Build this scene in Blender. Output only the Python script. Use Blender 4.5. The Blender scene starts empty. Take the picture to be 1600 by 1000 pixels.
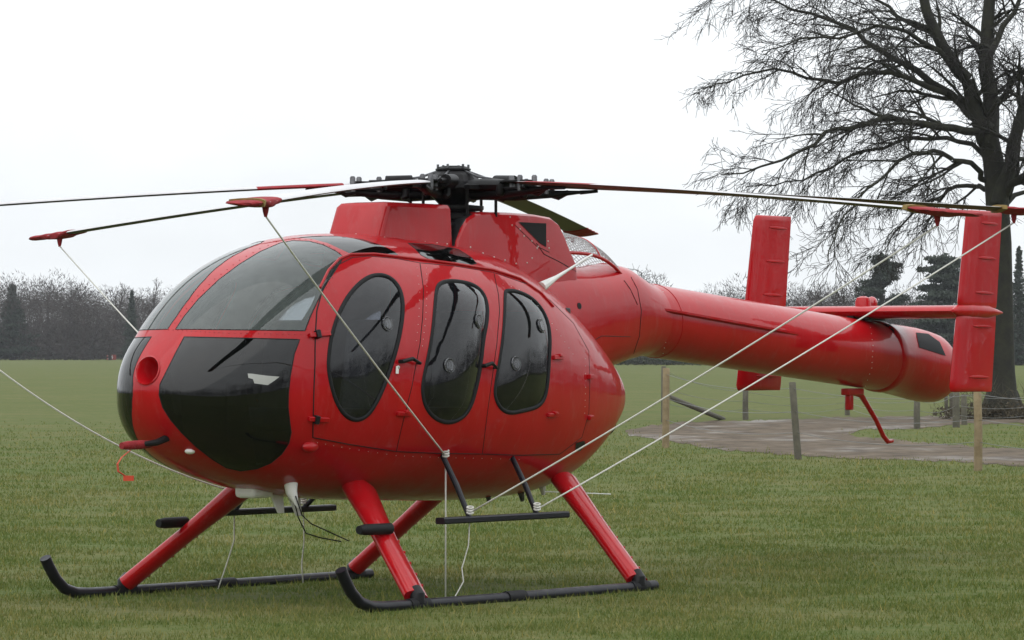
import bpy, bmesh, math, random
import numpy as np
from mathutils import Vector, Matrix
from mathutils.bvhtree import BVHTree
from mathutils.geometry import delaunay_2d_cdt
random.seed(7); rng = np.random.default_rng(11)
R = math.radians
scn = bpy.context.scene
col = scn.collection

# ------------------------------------------------------------------ camera, world, sun, exposure
FPX, DH, HOR, CH, HPX = 6500.0, 26.9, 547.0, 1.5, 708.0      # focal length in photo pixels, distance of the rotor mast, horizon row, eye height
cam_d = bpy.data.cameras.new('camera'); cam = bpy.data.objects.new('camera', cam_d); col.objects.link(cam)
cam_d.sensor_width = 36.0; cam_d.lens = FPX / 1600 * 36.0; cam_d.clip_start = 0.5; cam_d.clip_end = 6000
cam.location = (0, 0, CH); cam.rotation_euler = (math.pi / 2 + math.atan((HOR - 500) / FPX), 0, 0)
scn.camera = cam
scn.view_settings.view_transform = 'Standard'; scn.view_settings.look = 'None'
scn.view_settings.exposure = 0.38; scn.view_settings.gamma = 1.0; scn.view_settings.use_curve_mapping = False
SUN_EL, SUN_AZ = 52.0, 200.0
w = bpy.data.worlds.new('World'); scn.world = w; w.use_nodes = True
nt = w.node_tree; nt.nodes.clear()
def N(nt, t, **kw):
    n = nt.nodes.new(t)
    for k, v in kw.items(): setattr(n, k, v)
    return n
sky = N(nt, 'ShaderNodeTexSky', sky_type='NISHITA', sun_disc=False)
sky.sun_elevation = R(SUN_EL); sky.sun_rotation = R(SUN_AZ); sky.air_density = 1.0; sky.dust_density = 4.0
bg1 = N(nt, 'ShaderNodeBackground'); bg1.inputs[1].default_value = 0.05
nt.links.new(sky.outputs[0], bg1.inputs[0])
# closed cloud deck: even grey-white stratus with soft mottling, a little brighter overhead as every overcast sky is
tc = N(nt, 'ShaderNodeTexCoord'); sep = N(nt, 'ShaderNodeSeparateXYZ'); nt.links.new(tc.outputs['Generated'], sep.inputs[0])
nz = N(nt, 'ShaderNodeTexNoise'); nz.inputs['Scale'].default_value = 9.0; nz.inputs['Detail'].default_value = 4.0
mp = N(nt, 'ShaderNodeMapping'); mp.inputs['Scale'].default_value = (1, 1, 2.5)
nt.links.new(tc.outputs['Generated'], mp.inputs[0]); nt.links.new(mp.outputs[0], nz.inputs['Vector'])
rmp = N(nt, 'ShaderNodeMapRange'); rmp.inputs[1].default_value = 0.0; rmp.inputs[2].default_value = 1.0
rmp.inputs[3].default_value = 0.83; rmp.inputs[4].default_value = 1.5
nt.links.new(sep.outputs[2], rmp.inputs[0])
r2 = N(nt, 'ShaderNodeMapRange'); r2.inputs[1].default_value = 0.25; r2.inputs[2].default_value = 0.75; r2.inputs[3].default_value = 0.90; r2.inputs[4].default_value = 1.10
nt.links.new(nz.outputs[0], r2.inputs[0])
mul = N(nt, 'ShaderNodeMath', operation='MULTIPLY'); nt.links.new(rmp.outputs[0], mul.inputs[0]); nt.links.new(r2.outputs[0], mul.inputs[1])
bg2 = N(nt, 'ShaderNodeBackground'); bg2.inputs[0].default_value = (0.935, 0.972, 1.0, 1)
nt.links.new(mul.outputs[0], bg2.inputs[1])
mx = N(nt, 'ShaderNodeMixShader'); mx.inputs[0].default_value = 0.95
nt.links.new(bg1.outputs[0], mx.inputs[1]); nt.links.new(bg2.outputs[0], mx.inputs[2])
wo = N(nt, 'ShaderNodeOutputWorld'); nt.links.new(mx.outputs[0], wo.inputs[0])
sd = bpy.data.lights.new('sun', 'SUN'); sd.energy = 0.7; sd.angle = R(100); sd.color = (1.0, 0.97, 0.93)
sun = bpy.data.objects.new('sun', sd); col.objects.link(sun)
sun.rotation_euler = (R(90 - SUN_EL), 0, R(180 - SUN_AZ)); sun.location = (0, 0, 60)

# ------------------------------------------------------------------ pixel geometry
LAT0 = (HPX - 800) / FPX * DH
HN = np.array([-0.6, -0.8]); HL = np.array([0.8, -0.6])      # the helicopter's forward and left in the ground plane
def hp(px, py, Y=0.0):
    """photo pixel -> point in the helicopter's own frame, on the plane Y"""
    t = (px - 800) / FPX
    X = (t * (DH + Y * HL[1]) - LAT0 - Y * HL[0]) / (HN[0] - t * HN[1])
    return (X, Y, CH + (HOR - py) * (DH + X * HN[1] + Y * HL[1]) / FPX)
GZ = -0.035; CHG = CH - GZ                                       # the turf lies a little below the level the skid feet were measured from
def gp(px, py, z=GZ):
    d = FPX * (CH - z) / (py - HOR)
    return Vector(((px - 800) / FPX * d, d, z))
def wp(px, py, d):
    return Vector(((px - 800) / FPX * d, d, CH + (HOR - py) * d / FPX))
HROT = math.atan2(HN[1], HN[0])
HMAT = Matrix.Translation((LAT0, DH, 0)) @ Matrix.Rotation(HROT, 4, 'Z')

# ------------------------------------------------------------------ materials
MATS = {}
def mat(name, color, rough=0.6, metal=0.0, coat=0.0, spec=0.5, vary=0.0, vscale=8.0, bump=0.0, bscale=60.0, rvary=0.0, col2=None):
    m = bpy.data.materials.new(name); m.use_nodes = True
    t = m.node_tree; b = t.nodes['Principled BSDF']
    b.inputs['Base Color'].default_value = (*color, 1); b.inputs['Roughness'].default_value = rough
    b.inputs['Metallic'].default_value = metal; b.inputs['Coat Weight'].default_value = coat
    b.inputs['Coat Roughness'].default_value = 0.06; b.inputs['Specular IOR Level'].default_value = spec
    tcn = N(t, 'ShaderNodeTexCoord')
    if vary or col2 or rvary:
        n = N(t, 'ShaderNodeTexNoise'); n.inputs['Scale'].default_value = vscale; n.inputs['Detail'].default_value = 6
        n.inputs['Roughness'].default_value = 0.65
        t.links.new(tcn.outputs['Object'], n.inputs['Vector'])
        if vary or col2:
            r = N(t, 'ShaderNodeValToRGB'); r.color_ramp.elements[0].position = 0.3; r.color_ramp.elements[1].position = 0.7
            c2 = col2 or tuple(min(1, c * (1 + vary)) for c in color); c1 = color if col2 else tuple(c * (1 - vary) for c in color)
            r.color_ramp.elements[0].color = (*c1, 1); r.color_ramp.elements[1].color = (*c2, 1)
            t.links.new(n.outputs[0], r.inputs[0]); t.links.new(r.outputs[0], b.inputs['Base Color'])
        if rvary:
            q = N(t, 'ShaderNodeMapRange'); q.inputs[1].default_value = 0.3; q.inputs[2].default_value = 0.7
            q.inputs[3].default_value = max(0.02, rough - rvary); q.inputs[4].default_value = rough + rvary
            t.links.new(n.outputs[0], q.inputs[0]); t.links.new(q.outputs[0], b.inputs['Roughness'])
    if bump:
        n2 = N(t, 'ShaderNodeTexNoise'); n2.inputs['Scale'].default_value = bscale; n2.inputs['Detail'].default_value = 5
        t.links.new(tcn.outputs['Object'], n2.inputs['Vector'])
        bp = N(t, 'ShaderNodeBump'); bp.inputs['Strength'].default_value = bump; bp.inputs['Distance'].default_value = 0.02
        t.links.new(n2.outputs[0], bp.inputs['Height']); t.links.new(bp.outputs[0], b.inputs['Normal'])
    MATS[name] = m; return m
def paint_red():
    """glossy red aircraft enamel, faintly faded and streaked with rain"""
    m = mat('red_paint', (0.36, 0.0035, 0.007), 0.40, coat=0.62, spec=0.05)
    t = m.node_tree; b = t.nodes['Principled BSDF']
    tcn = [x for x in t.nodes if x.type == 'TEX_COORD'][0]
    n = N(t, 'ShaderNodeTexNoise'); n.inputs['Scale'].default_value = 3.0; n.inputs['Detail'].default_value = 8; n.inputs['Roughness'].default_value = 0.7
    mpn = N(t, 'ShaderNodeMapping'); mpn.inputs['Scale'].default_value = (2.2, 2.2, 0.7)
    t.links.new(tcn.outputs['Object'], mpn.inputs[0]); t.links.new(mpn.outputs[0], n.inputs['Vector'])
    r = N(t, 'ShaderNodeValToRGB'); r.color_ramp.elements[0].position = 0.35; r.color_ramp.elements[1].position = 0.72
    r.color_ramp.elements[0].color = (0.345, 0.0028, 0.0058, 1); r.color_ramp.elements[1].color = (0.40, 0.0052, 0.0092, 1)
    t.links.new(n.outputs[0], r.inputs[0])
    # dried rain streaks and road film, thin and broken
    ns = N(t, 'ShaderNodeTexNoise'); ns.inputs['Scale'].default_value = 7.0; ns.inputs['Detail'].default_value = 7; ns.inputs['Roughness'].default_value = 0.72
    ms = N(t, 'ShaderNodeMapping'); ms.inputs['Scale'].default_value = (2.4, 2.4, 0.55); t.links.new(tcn.outputs['Object'], ms.inputs[0]); t.links.new(ms.outputs[0], ns.inputs['Vector'])
    qs = N(t, 'ShaderNodeMapRange'); qs.inputs[1].default_value = 0.54; qs.inputs[2].default_value = 0.80; qs.inputs[3].default_value = 0.0; qs.inputs[4].default_value = 0.22; t.links.new(ns.outputs[0], qs.inputs[0])
    mxs = N(t, 'ShaderNodeMixRGB'); mxs.inputs[2].default_value = (0.33, 0.16, 0.15, 1); t.links.new(qs.outputs[0], mxs.inputs[0]); t.links.new(r.outputs[0], mxs.inputs[1]); t.links.new(mxs.outputs[0], b.inputs['Base Color'])
    q = N(t, 'ShaderNodeMapRange'); q.inputs[1].default_value = 0.35; q.inputs[2].default_value = 0.7; q.inputs[3].default_value = 0.30; q.inputs[4].default_value = 0.48
    t.links.new(n.outputs[0], q.inputs[0]); t.links.new(q.outputs[0], b.inputs['Roughness'])
    n2 = N(t, 'ShaderNodeTexNoise'); n2.inputs['Scale'].default_value = 2.6; n2.inputs['Detail'].default_value = 2
    t.links.new(tcn.outputs['Object'], n2.inputs['Vector'])
    bp = N(t, 'ShaderNodeBump'); bp.inputs['Strength'].default_value = 0.25; bp.inputs['Distance'].default_value = 0.012
    t.links.new(n2.outputs[0], bp.inputs['Height']); t.links.new(bp.outputs[0], b.inputs['Normal'])
    bp3 = N(t, 'ShaderNodeBump'); bp3.inputs['Strength'].default_value = 0.26; bp3.inputs['Distance'].default_value = 0.016      # slight ripple of the sheet-metal panels
    n4 = N(t, 'ShaderNodeTexNoise'); n4.inputs['Scale'].default_value = 4.5; n4.inputs['Detail'].default_value = 3
    t.links.new(tcn.outputs['Object'], n4.inputs['Vector']); t.links.new(n4.outputs[0], bp3.inputs['Height']); t.links.new(bp3.outputs[0], b.inputs['Coat Normal'])
    b.inputs['Coat Roughness'].default_value = 0.03
    return m
def glass(name, tint, veil, rough=0.03, veilcol=(0.3, 0.33, 0.33)):
    """thin acrylic: tinted see-through, mirror by Fresnel, a light film of drizzle"""
    m = bpy.data.materials.new(name); m.use_nodes = True; t = m.node_tree; t.nodes.clear()
    o = N(t, 'ShaderNodeOutputMaterial'); tr = N(t, 'ShaderNodeBsdfTransparent'); tr.inputs[0].default_value = (*tint, 1)
    gl = N(t, 'ShaderNodeBsdfGlossy'); gl.inputs['Roughness'].default_value = rough; gl.inputs[0].default_value = (1, 1, 1, 1)
    fr = N(t, 'ShaderNodeFresnel'); fr.inputs[0].default_value = 1.5
    df = N(t, 'ShaderNodeBsdfDiffuse'); df.inputs[0].default_value = (*veilcol, 1)
    tcn = N(t, 'ShaderNodeTexCoord'); n = N(t, 'ShaderNodeTexNoise'); n.inputs['Scale'].default_value = 5.0; n.inputs['Detail'].default_value = 9; n.inputs['Roughness'].default_value = 0.75
    mpn = N(t, 'ShaderNodeMapping'); mpn.inputs['Scale'].default_value = (3.0, 3.0, 0.8); t.links.new(tcn.outputs['Object'], mpn.inputs[0])
    t.links.new(mpn.outputs[0], n.inputs['Vector'])
    q = N(t, 'ShaderNodeMapRange'); q.inputs[1].default_value = 0.35; q.inputs[2].default_value = 0.75; q.inputs[3].default_value = veil * 0.75; q.inputs[4].default_value = veil * 1.4
    t.links.new(n.outputs[0], q.inputs[0])
    a = N(t, 'ShaderNodeMixShader'); t.links.new(q.outputs[0], a.inputs[0]); t.links.new(tr.outputs[0], a.inputs[1]); t.links.new(df.outputs[0], a.inputs[2])
    b = N(t, 'ShaderNodeMixShader'); t.links.new(fr.outputs[0], b.inputs[0]); t.links.new(a.outputs[0], b.inputs[1]); t.links.new(gl.outputs[0], b.inputs[2])
    t.links.new(b.outputs[0], o.inputs[0]); MATS[name] = m; return m
RED = paint_red()
GL_WS = glass('windscreen_acrylic', (0.86, 0.92, 0.89), 0.17, veilcol=(0.33, 0.38, 0.36))
GL_SIDE = glass('tinted_acrylic', (0.30, 0.32, 0.36), 0.022, veilcol=(0.22, 0.22, 0.28))
GL_CHIN = glass('chin_acrylic', (0.06, 0.065, 0.07), 0.008)
BLACK = mat('black_satin', (0.007, 0.007, 0.008), 0.45, vary=0.3, rvary=0.12, spec=0.25)
RUBBER = mat('black_rubber', (0.008, 0.008, 0.009), 0.65, spec=0.25)
SKID = mat('black_skid_tube', (0.007, 0.007, 0.011), 0.40, spec=0.3, rvary=0.12, vary=0.3, vscale=14)
LINER = mat('cabin_liner', (0.060, 0.060, 0.062), 0.8, vary=0.2)
SEAT = mat('grey_seat_cloth', (0.06, 0.06, 0.065), 0.85, vary=0.3, bump=0.2)
METAL = mat('oily_metal', (0.10, 0.10, 0.105), 0.42, metal=0.8, vary=0.5, vscale=30)
HUBM = mat('dark_hub_metal', (0.006, 0.0055, 0.006), 0.45, metal=0.0, spec=0.16, vary=0.5, vscale=25)
WHITE = mat('white_enamel', (0.72, 0.72, 0.70), 0.4, vary=0.08)
ROPE = mat('white_rope', (0.56, 0.55, 0.51), 0.9, vary=0.12, vscale=60)
BL_TOP = mat('blade_grey_top', (0.50, 0.49, 0.50), 0.35, vary=0.1)
BL_BOT = mat('blade_olive_under', (0.032, 0.029, 0.020), 0.5, vary=0.25)
COVER = mat('red_cover_cloth', (0.24, 0.008, 0.013), 0.8, vary=0.25, vscale=20, bump=0.5, bscale=40)
YELLOW = mat('yellow_tape', (0.20, 0.13, 0.03), 0.7, vary=0.3, vscale=30)
ORANGE = mat('orange_streamer', (0.50, 0.05, 0.02), 0.8)
SILVER = mat('silver_foil', (0.42, 0.42, 0.40), 0.45, metal=0.3)
RIVET = mat('bare_rivet', (0.55, 0.50, 0.46), 0.35, metal=0.6)
LAMP = mat('red_beacon_lens', (0.35, 0.01, 0.015), 0.12, coat=0.8)

# ------------------------------------------------------------------ mesh helpers
class MB:
    def __init__(s): s.v = []; s.f = []; s.m = []
    def add(s, vs, fs, mi=0):
        o = len(s.v); s.v += [tuple(map(float, p)) for p in vs]
        s.f += [tuple(i + o for i in f) for f in fs]; s.m += [mi] * len(fs); return s
    def box(s, c, d, rot=None, mi=0):
        vs = []
        for x in (-1, 1):
            for y in (-1, 1):
                for z in (-1, 1):
                    p = Vector((x * d[0] / 2, y * d[1] / 2, z * d[2] / 2))
                    if rot is not None: p = rot @ p
                    vs.append(p + Vector(c))
        return s.add(vs, [(0, 1, 3, 2), (4, 6, 7, 5), (0, 4, 5, 1), (2, 3, 7, 6), (0, 2, 6, 4), (1, 5, 7, 3)], mi)
    def tube(s, pts, r, n=10, cap=True, mi=0, flat=None):
        pts = [Vector(p) for p in pts]; k = len(pts)
        rs = list(r) if hasattr(r, '__len__') else [r] * k
        t0 = (pts[1] - pts[0]).normalized()
        up = Vector((0, 0, 1)) if abs(t0.z) < 0.9 else Vector((1, 0, 0))
        if flat is not None: up = Vector(flat[2])
        vs = []; u = None
        for i in range(k):
            t = (pts[min(i + 1, k - 1)] - pts[max(i - 1, 0)]).normalized()
            if u is None: u = (up - t * up.dot(t)).normalized()
            else: u = (u - t * u.dot(t)).normalized()
            b = t.cross(u)
            ru, rb = (rs[i], rs[i]) if flat is None else (rs[i] * flat[0], rs[i] * flat[1])
            for j in range(n):
                a = 2 * math.pi * j / n
                vs.append(pts[i] + u * (math.cos(a) * ru) + b * (math.sin(a) * rb))
        fs = []
        for i in range(k - 1):
            for j in range(n):
                j2 = (j + 1) % n
                fs.append((i * n + j, i * n + j2, (i + 1) * n + j2, (i + 1) * n + j))
        if cap: fs += [tuple(range(n - 1, -1, -1)), tuple((k - 1) * n + j for j in range(n))]
        return s.add(vs, fs, mi)
    def loft(s, secs, closed=True, cap=True, mi=0):
        n = len(secs[0]); vs = [p for q in secs for p in q]; fs = []
        for i in range(len(secs) - 1):
            for j in range(n if closed else n - 1):
                j2 = (j + 1) % n
                fs.append((i * n + j, i * n + j2, (i + 1) * n + j2, (i + 1) * n + j))
        if cap: fs += [tuple(range(n - 1, -1, -1)), tuple((len(secs) - 1) * n + j for j in range(n))]
        return s.add(vs, fs, mi)
    def ball(s, c, r, n=8, m=5, sc=(1, 1, 1), mi=0):
        secs = []
        for i in range(m + 1):
            a = math.pi * i / m
            rr = max(1e-4, math.sin(a))
            secs.append([(c[0] + sc[0] * r * rr * math.cos(2 * math.pi * j / n), c[1] + sc[1] * r * rr * math.sin(2 * math.pi * j / n), c[2] + sc[2] * r * math.cos(a)) for j in range(n)])
        return s.loft(secs, mi=mi)
    def build(s, name, mats, parent=None, smooth=True, bevel=0.0, sub=0, angle=35):
        me = bpy.data.meshes.new(name); me.from_pydata(s.v, [], s.f)
        for m in (mats if isinstance(mats, (list, tuple)) else [mats]): me.materials.append(m)
        me.polygons.foreach_set('material_index', s.m)
        bm = bmesh.new(); bm.from_mesh(me); bmesh.ops.recalc_face_normals(bm, faces=bm.faces)
        bm.to_mesh(me); bm.free()
        return link(name, me, parent, smooth, bevel, sub, angle)
def link(name, me, parent=None, smooth=True, bevel=0.0, sub=0, angle=35):
    o = bpy.data.objects.new(name, me); col.objects.link(o)
    if parent is not None: o.parent = parent
    if smooth:
        me.polygons.foreach_set('use_smooth', [True] * len(me.polygons))
        if angle and hasattr(me, 'set_sharp_from_angle'): me.set_sharp_from_angle(angle=R(angle))
    if bevel:
        b = o.modifiers.new('bevel', 'BEVEL'); b.width = bevel; b.segments = 3; b.limit_method = 'ANGLE'; b.angle_limit = R(40)
    if sub:
        q = o.modifiers.new('sub', 'SUBSURF'); q.levels = sub; q.render_levels = sub
    return o
def np_mesh(name, verts, faces, mats, parent=None, attr=None, smooth=False, mi=None):
    """big meshes straight from numpy arrays; faces all tris or all quads"""
    me = bpy.data.meshes.new(name); verts = np.asarray(verts, np.float32); faces = np.asarray(faces, np.int32)
    k = faces.shape[1]
    me.vertices.add(len(verts)); me.vertices.foreach_set('co', verts.ravel())
    me.loops.add(faces.size); me.loops.foreach_set('vertex_index', faces.ravel())
    me.polygons.add(len(faces)); me.polygons.foreach_set('loop_start', np.arange(0, faces.size, k, dtype=np.int32))
    for m in (mats if isinstance(mats, (list, tuple)) else [mats]): me.materials.append(m)
    if mi is not None: me.polygons.foreach_set('material_index', np.asarray(mi, np.int32))
    if smooth: me.polygons.foreach_set('use_smooth', [True] * len(faces))
    me.update(calc_edges=True)
    if attr is not None:
        a = me.attributes.new('shade', 'FLOAT', 'POINT'); a.data.foreach_set('value', np.asarray(attr, np.float32))
    o = bpy.data.objects.new(name, me); col.objects.link(o)
    if parent is not None: o.parent = parent
    return o
def tag(o, label=None, cat=None, group=None, kind=None):
    for k, v in (('label', label), ('category', cat), ('group', group), ('kind', kind)):
        if v: o[k] = v
    return o
def empty(name, loc=(0, 0, 0), rz=0.0):
    o = bpy.data.objects.new(name, None); o.empty_display_size = 0.3; o.location = loc; o.rotation_euler = (0, 0, rz); col.objects.link(o); return o


# ------------------------------------------------------------------ ground, track, grass
def grass_nodes(t, dark=1.0):
    """patchy winter pasture colour shared by the soil sheet and the blades"""
    g = N(t, 'ShaderNodeNewGeometry')
    def noise(sc, det=4, st=(1, 1, 1)):
        mpn = N(t, 'ShaderNodeMapping'); mpn.inputs['Scale'].default_value = st
        t.links.new(g.outputs['Position'], mpn.inputs[0])
        n = N(t, 'ShaderNodeTexNoise'); n.inputs['Scale'].default_value = sc; n.inputs['Detail'].default_value = det; n.inputs['Roughness'].default_value = 0.6
        t.links.new(mpn.outputs[0], n.inputs['Vector']); return n
    def ramp(n, a, b, p0=0.35, p1=0.65):
        r = N(t, 'ShaderNodeValToRGB'); r.color_ramp.elements[0].position = p0; r.color_ramp.elements[1].position = p1
        r.color_ramp.elements[0].color = (*[c * dark for c in a], 1); r.color_ramp.elements[1].color = (*[c * dark for c in b], 1)
        t.links.new(n.outputs[0], r.inputs[0]); return r
    big = ramp(noise(0.05, 5), (0.092, 0.128, 0.030), (0.142, 0.152, 0.047))
    mid = ramp(noise(0.55, 5), (0.066, 0.104, 0.022), (0.190, 0.150, 0.070), 0.42, 0.68)
    sml = ramp(noise(5.0, 6), (0.058, 0.090, 0.018), (0.164, 0.156, 0.060), 0.38, 0.66)
    band = ramp(noise(0.16, 6, (0.35, 1, 1)), (0.080, 0.118, 0.027), (0.172, 0.160, 0.064), 0.38, 0.66)
    m0 = N(t, 'ShaderNodeMixRGB'); m0.inputs[0].default_value = 0.55; t.links.new(big.outputs[0], m0.inputs[1]); t.links.new(band.outputs[0], m0.inputs[2]); big = m0
    m1 = N(t, 'ShaderNodeMixRGB'); m1.inputs[0].default_value = 0.45; t.links.new(big.outputs[0], m1.inputs[1]); t.links.new(mid.outputs[0], m1.inputs[2])
    m2 = N(t, 'ShaderNodeMixRGB'); m2.inputs[0].default_value = 0.42; t.links.new(m1.outputs[0], m2.inputs[1]); t.links.new(sml.outputs[0], m2.inputs[2])
    return m2
def soil_mat():
    m = bpy.data.materials.new('pasture'); m.use_nodes = True; t = m.node_tree; b = t.nodes['Principled BSDF']
    c = grass_nodes(t, 0.85); t.links.new(c.outputs[0], b.inputs['Base Color']); b.inputs['Roughness'].default_value = 0.95
    b.inputs['Specular IOR Level'].default_value = 0.1
    g = N(t, 'ShaderNodeNewGeometry'); n = N(t, 'ShaderNodeTexNoise'); n.inputs['Scale'].default_value = 9; n.inputs['Detail'].default_value = 8
    t.links.new(g.outputs['Position'], n.inputs['Vector']); bp = N(t, 'ShaderNodeBump'); bp.inputs['Strength'].default_value = 0.7; bp.inputs['Distance'].default_value = 0.06
    t.links.new(n.outputs[0], bp.inputs['Height']); t.links.new(bp.outputs[0], b.inputs['Normal']); return m
def blade_mat():
    m = bpy.data.materials.new('grass_blades'); m.use_nodes = True; t = m.node_tree; t.nodes.clear()
    o = N(t, 'ShaderNodeOutputMaterial'); c = grass_nodes(t, 1.28)
    a = N(t, 'ShaderNodeAttribute', attribute_name='shade')
    r = N(t, 'ShaderNodeValToRGB'); r.color_ramp.elements[0].color = (0.55, 0.70, 0.45, 1); r.color_ramp.elements[1].color = (1.75, 1.40, 1.25, 1)
    e = r.color_ramp.elements.new(0.6); e.color = (1.0, 1.03, 0.95, 1)
    t.links.new(a.outputs['Fac'], r.inputs[0])
    mu = N(t, 'ShaderNodeMixRGB', blend_type='MULTIPLY'); mu.inputs[0].default_value = 1; t.links.new(c.outputs[0], mu.inputs[1]); t.links.new(r.outputs[0], mu.inputs[2])
    d = N(t, 'ShaderNodeBsdfDiffuse'); tl = N(t, 'ShaderNodeBsdfTranslucent'); gl = N(t, 'ShaderNodeBsdfGlossy'); gl.inputs['Roughness'].default_value = 0.5
    gl.inputs[0].default_value = (0.8, 0.8, 0.8, 1)
    t.links.new(mu.outputs[0], d.inputs[0]); t.links.new(mu.outputs[0], tl.inputs[0])
    x = N(t, 'ShaderNodeMixShader'); x.inputs[0].default_value = 0.35; t.links.new(d.outputs[0], x.inputs[1]); t.links.new(tl.outputs[0], x.inputs[2])
    y = N(t, 'ShaderNodeMixShader'); y.inputs[0].default_value = 0.012; t.links.new(x.outputs[0], y.inputs[1]); t.links.new(gl.outputs[0], y.inputs[2])
    t.links.new(y.outputs[0], o.inputs[0]); return m
ground = MB(); ground.add([(-1800, -80, GZ), (1800, -80, GZ), (1800, 3500, GZ), (-1800, 3500, GZ)], [(0, 1, 2, 3)])
gobj = ground.build('ground', soil_mat(), smooth=False); tag(gobj, kind='structure')

def mud_mat():
    m = bpy.data.materials.new('muddy_track'); m.use_nodes = True; t = m.node_tree; b = t.nodes['Principled BSDF']; b.inputs['Specular IOR Level'].default_value = 0.18
    g = N(t, 'ShaderNodeNewGeometry')
    def noise(sc, det=6, st=(1, 0.35, 1)):
        mpn = N(t, 'ShaderNodeMapping'); mpn.inputs['Scale'].default_value = st; t.links.new(g.outputs['Position'], mpn.inputs[0])
        n = N(t, 'ShaderNodeTexNoise'); n.inputs['Scale'].default_value = sc; n.inputs['Detail'].default_value = det; n.inputs['Roughness'].default_value = 0.65
        t.links.new(mpn.outputs[0], n.inputs['Vector']); return n
    n = noise(2.2, 9, (1, 0.45, 1)); r = N(t, 'ShaderNodeValToRGB'); r.color_ramp.elements[0].position = 0.34; r.color_ramp.elements[1].position = 0.68
    r.color_ramp.elements[0].color = (0.048, 0.035, 0.023, 1); r.color_ramp.elements[1].color = (0.150, 0.115, 0.080, 1)
    t.links.new(n.outputs[0], r.inputs[0]); t.links.new(r.outputs[0], b.inputs['Base Color'])
    n2 = noise(0.45, 4); q = N(t, 'ShaderNodeMapRange'); q.inputs[1].default_value = 0.50; q.inputs[2].default_value = 0.62; q.inputs[3].default_value = 0.9; q.inputs[4].default_value = 0.42
    t.links.new(n2.outputs[0], q.inputs[0]); t.links.new(q.outputs[0], b.inputs['Roughness'])
    n3 = noise(5, 8, (1, 1, 1)); bp = N(t, 'ShaderNodeBump'); bp.inputs['Strength'].default_value = 0.5; bp.inputs['Distance'].default_value = 0.05
    t.links.new(n3.outputs[0], bp.inputs['Height']); t.links.new(bp.outputs[0], b.inputs['Normal']); return m
def wobble(poly, step=8, amp=1.0):
    out = []
    for i in range(len(poly)):
        a = np.array(poly[i], float); b = np.array(poly[(i + 1) % len(poly)], float); k = max(1, int(np.hypot(*(b - a)) / step))
        for j in range(k):
            p = a + (b - a) * j / k; out.append((p[0] + random.uniform(-2, 2), p[1] + random.uniform(-1.6 * amp, 1.6 * amp)))
    return out
TRACK = wobble([(977, 674), (1020, 665), (1064, 660), (1187, 657), (1311, 652), (1493, 650), (1760, 648), (1760, 658), (1493, 663), (1435, 670), (1352, 671), (1320, 680), (1394, 687),
         (1476, 694), (1600, 703), (1760, 712), (1760, 738), (1600, 729), (1476, 721), (1352, 718), (1229, 711), (1126, 703), (1043, 690), (985, 681)])
bm = bmesh.new(); f = bm.faces.new([bm.verts.new(gp(x, y) + Vector((0, 0, 0.006))) for x, y in TRACK]); bmesh.ops.triangulate(bm, faces=[f])
me = bpy.data.meshes.new('track'); bm.to_mesh(me); bm.free(); me.materials.append(mud_mat())
tag(link('dirt_track', me, smooth=False), kind='structure')

def inside(P, poly):
    x, y = P[:, 0], P[:, 1]; r = np.zeros(len(P), bool); q = np.asarray(poly, float); j = len(q) - 1
    for i in range(len(q)):
        c = ((q[i, 1] > y) != (q[j, 1] > y)) & (x < (q[j, 0] - q[i, 0]) * (y - q[i, 1]) / (q[j, 1] - q[i, 1] + 1e-12) + q[i, 0])
        r ^= c; j = i
    return r
def make_grass():
    n = 720000
    u = rng.random(n); d = 18.5 * np.exp(u * math.log(95 / 18.5))
    x = (rng.random(n) - 0.5) * (0.29 * d + 0.6)
    # clumpiness
    keep = rng.random(n) < 0.55 + 0.45 * np.sin(x * 3.1 + np.sin(d * 2.3) * 1.7) * np.sin(d * 1.9 + np.cos(x * 1.3))
    keep &= rng.random(n) < np.clip((92 - d) / 62, 0, 1) ** 1.3
    d, x = d[keep], x[keep]
    pix = np.c_[800 + FPX * x / d, HOR + FPX * CHG / d]
    ok = ~inside(pix + rng.normal(size=pix.shape) * np.array([16, 2.0]), TRACK); d, x = d[ok], x[ok]; n = len(d)
    far = (d / 21) ** 0.75
    tall = 1 + 0.9 * (rng.random(n) < 0.06)
    h = rng.uniform(0.010, 0.032, n) * tall * far ** 0.5; wd = rng.uniform(0.0024, 0.0046, n) * far
    a = rng.uniform(0, 2 * math.pi, n); lean = rng.uniform(0.1, 0.9, n) * h; la = rng.uniform(0, 2 * math.pi, n)
    c, s = np.cos(a) * wd, np.sin(a) * wd
    V = np.empty((n, 3, 3), np.float32)
    V[:, 0] = np.c_[x - c, d - s, np.zeros(n) + GZ - 0.003]; V[:, 1] = np.c_[x + c, d + s, np.zeros(n) + GZ - 0.003]
    V[:, 2] = np.c_[x + lean * np.cos(la), d + lean * np.sin(la), h + GZ]
    sh = np.clip(rng.normal(0.45, 0.2, n) + 0.35 * (tall > 1.2), 0, 1)
    o = np_mesh('grass', V.reshape(-1, 3), np.arange(n * 3).reshape(-1, 3), blade_mat(), attr=np.repeat(sh, 3))
    tag(o, 'short damp green pasture grass with straw coloured tips', 'grass', kind='stuff')
make_grass()

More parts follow.
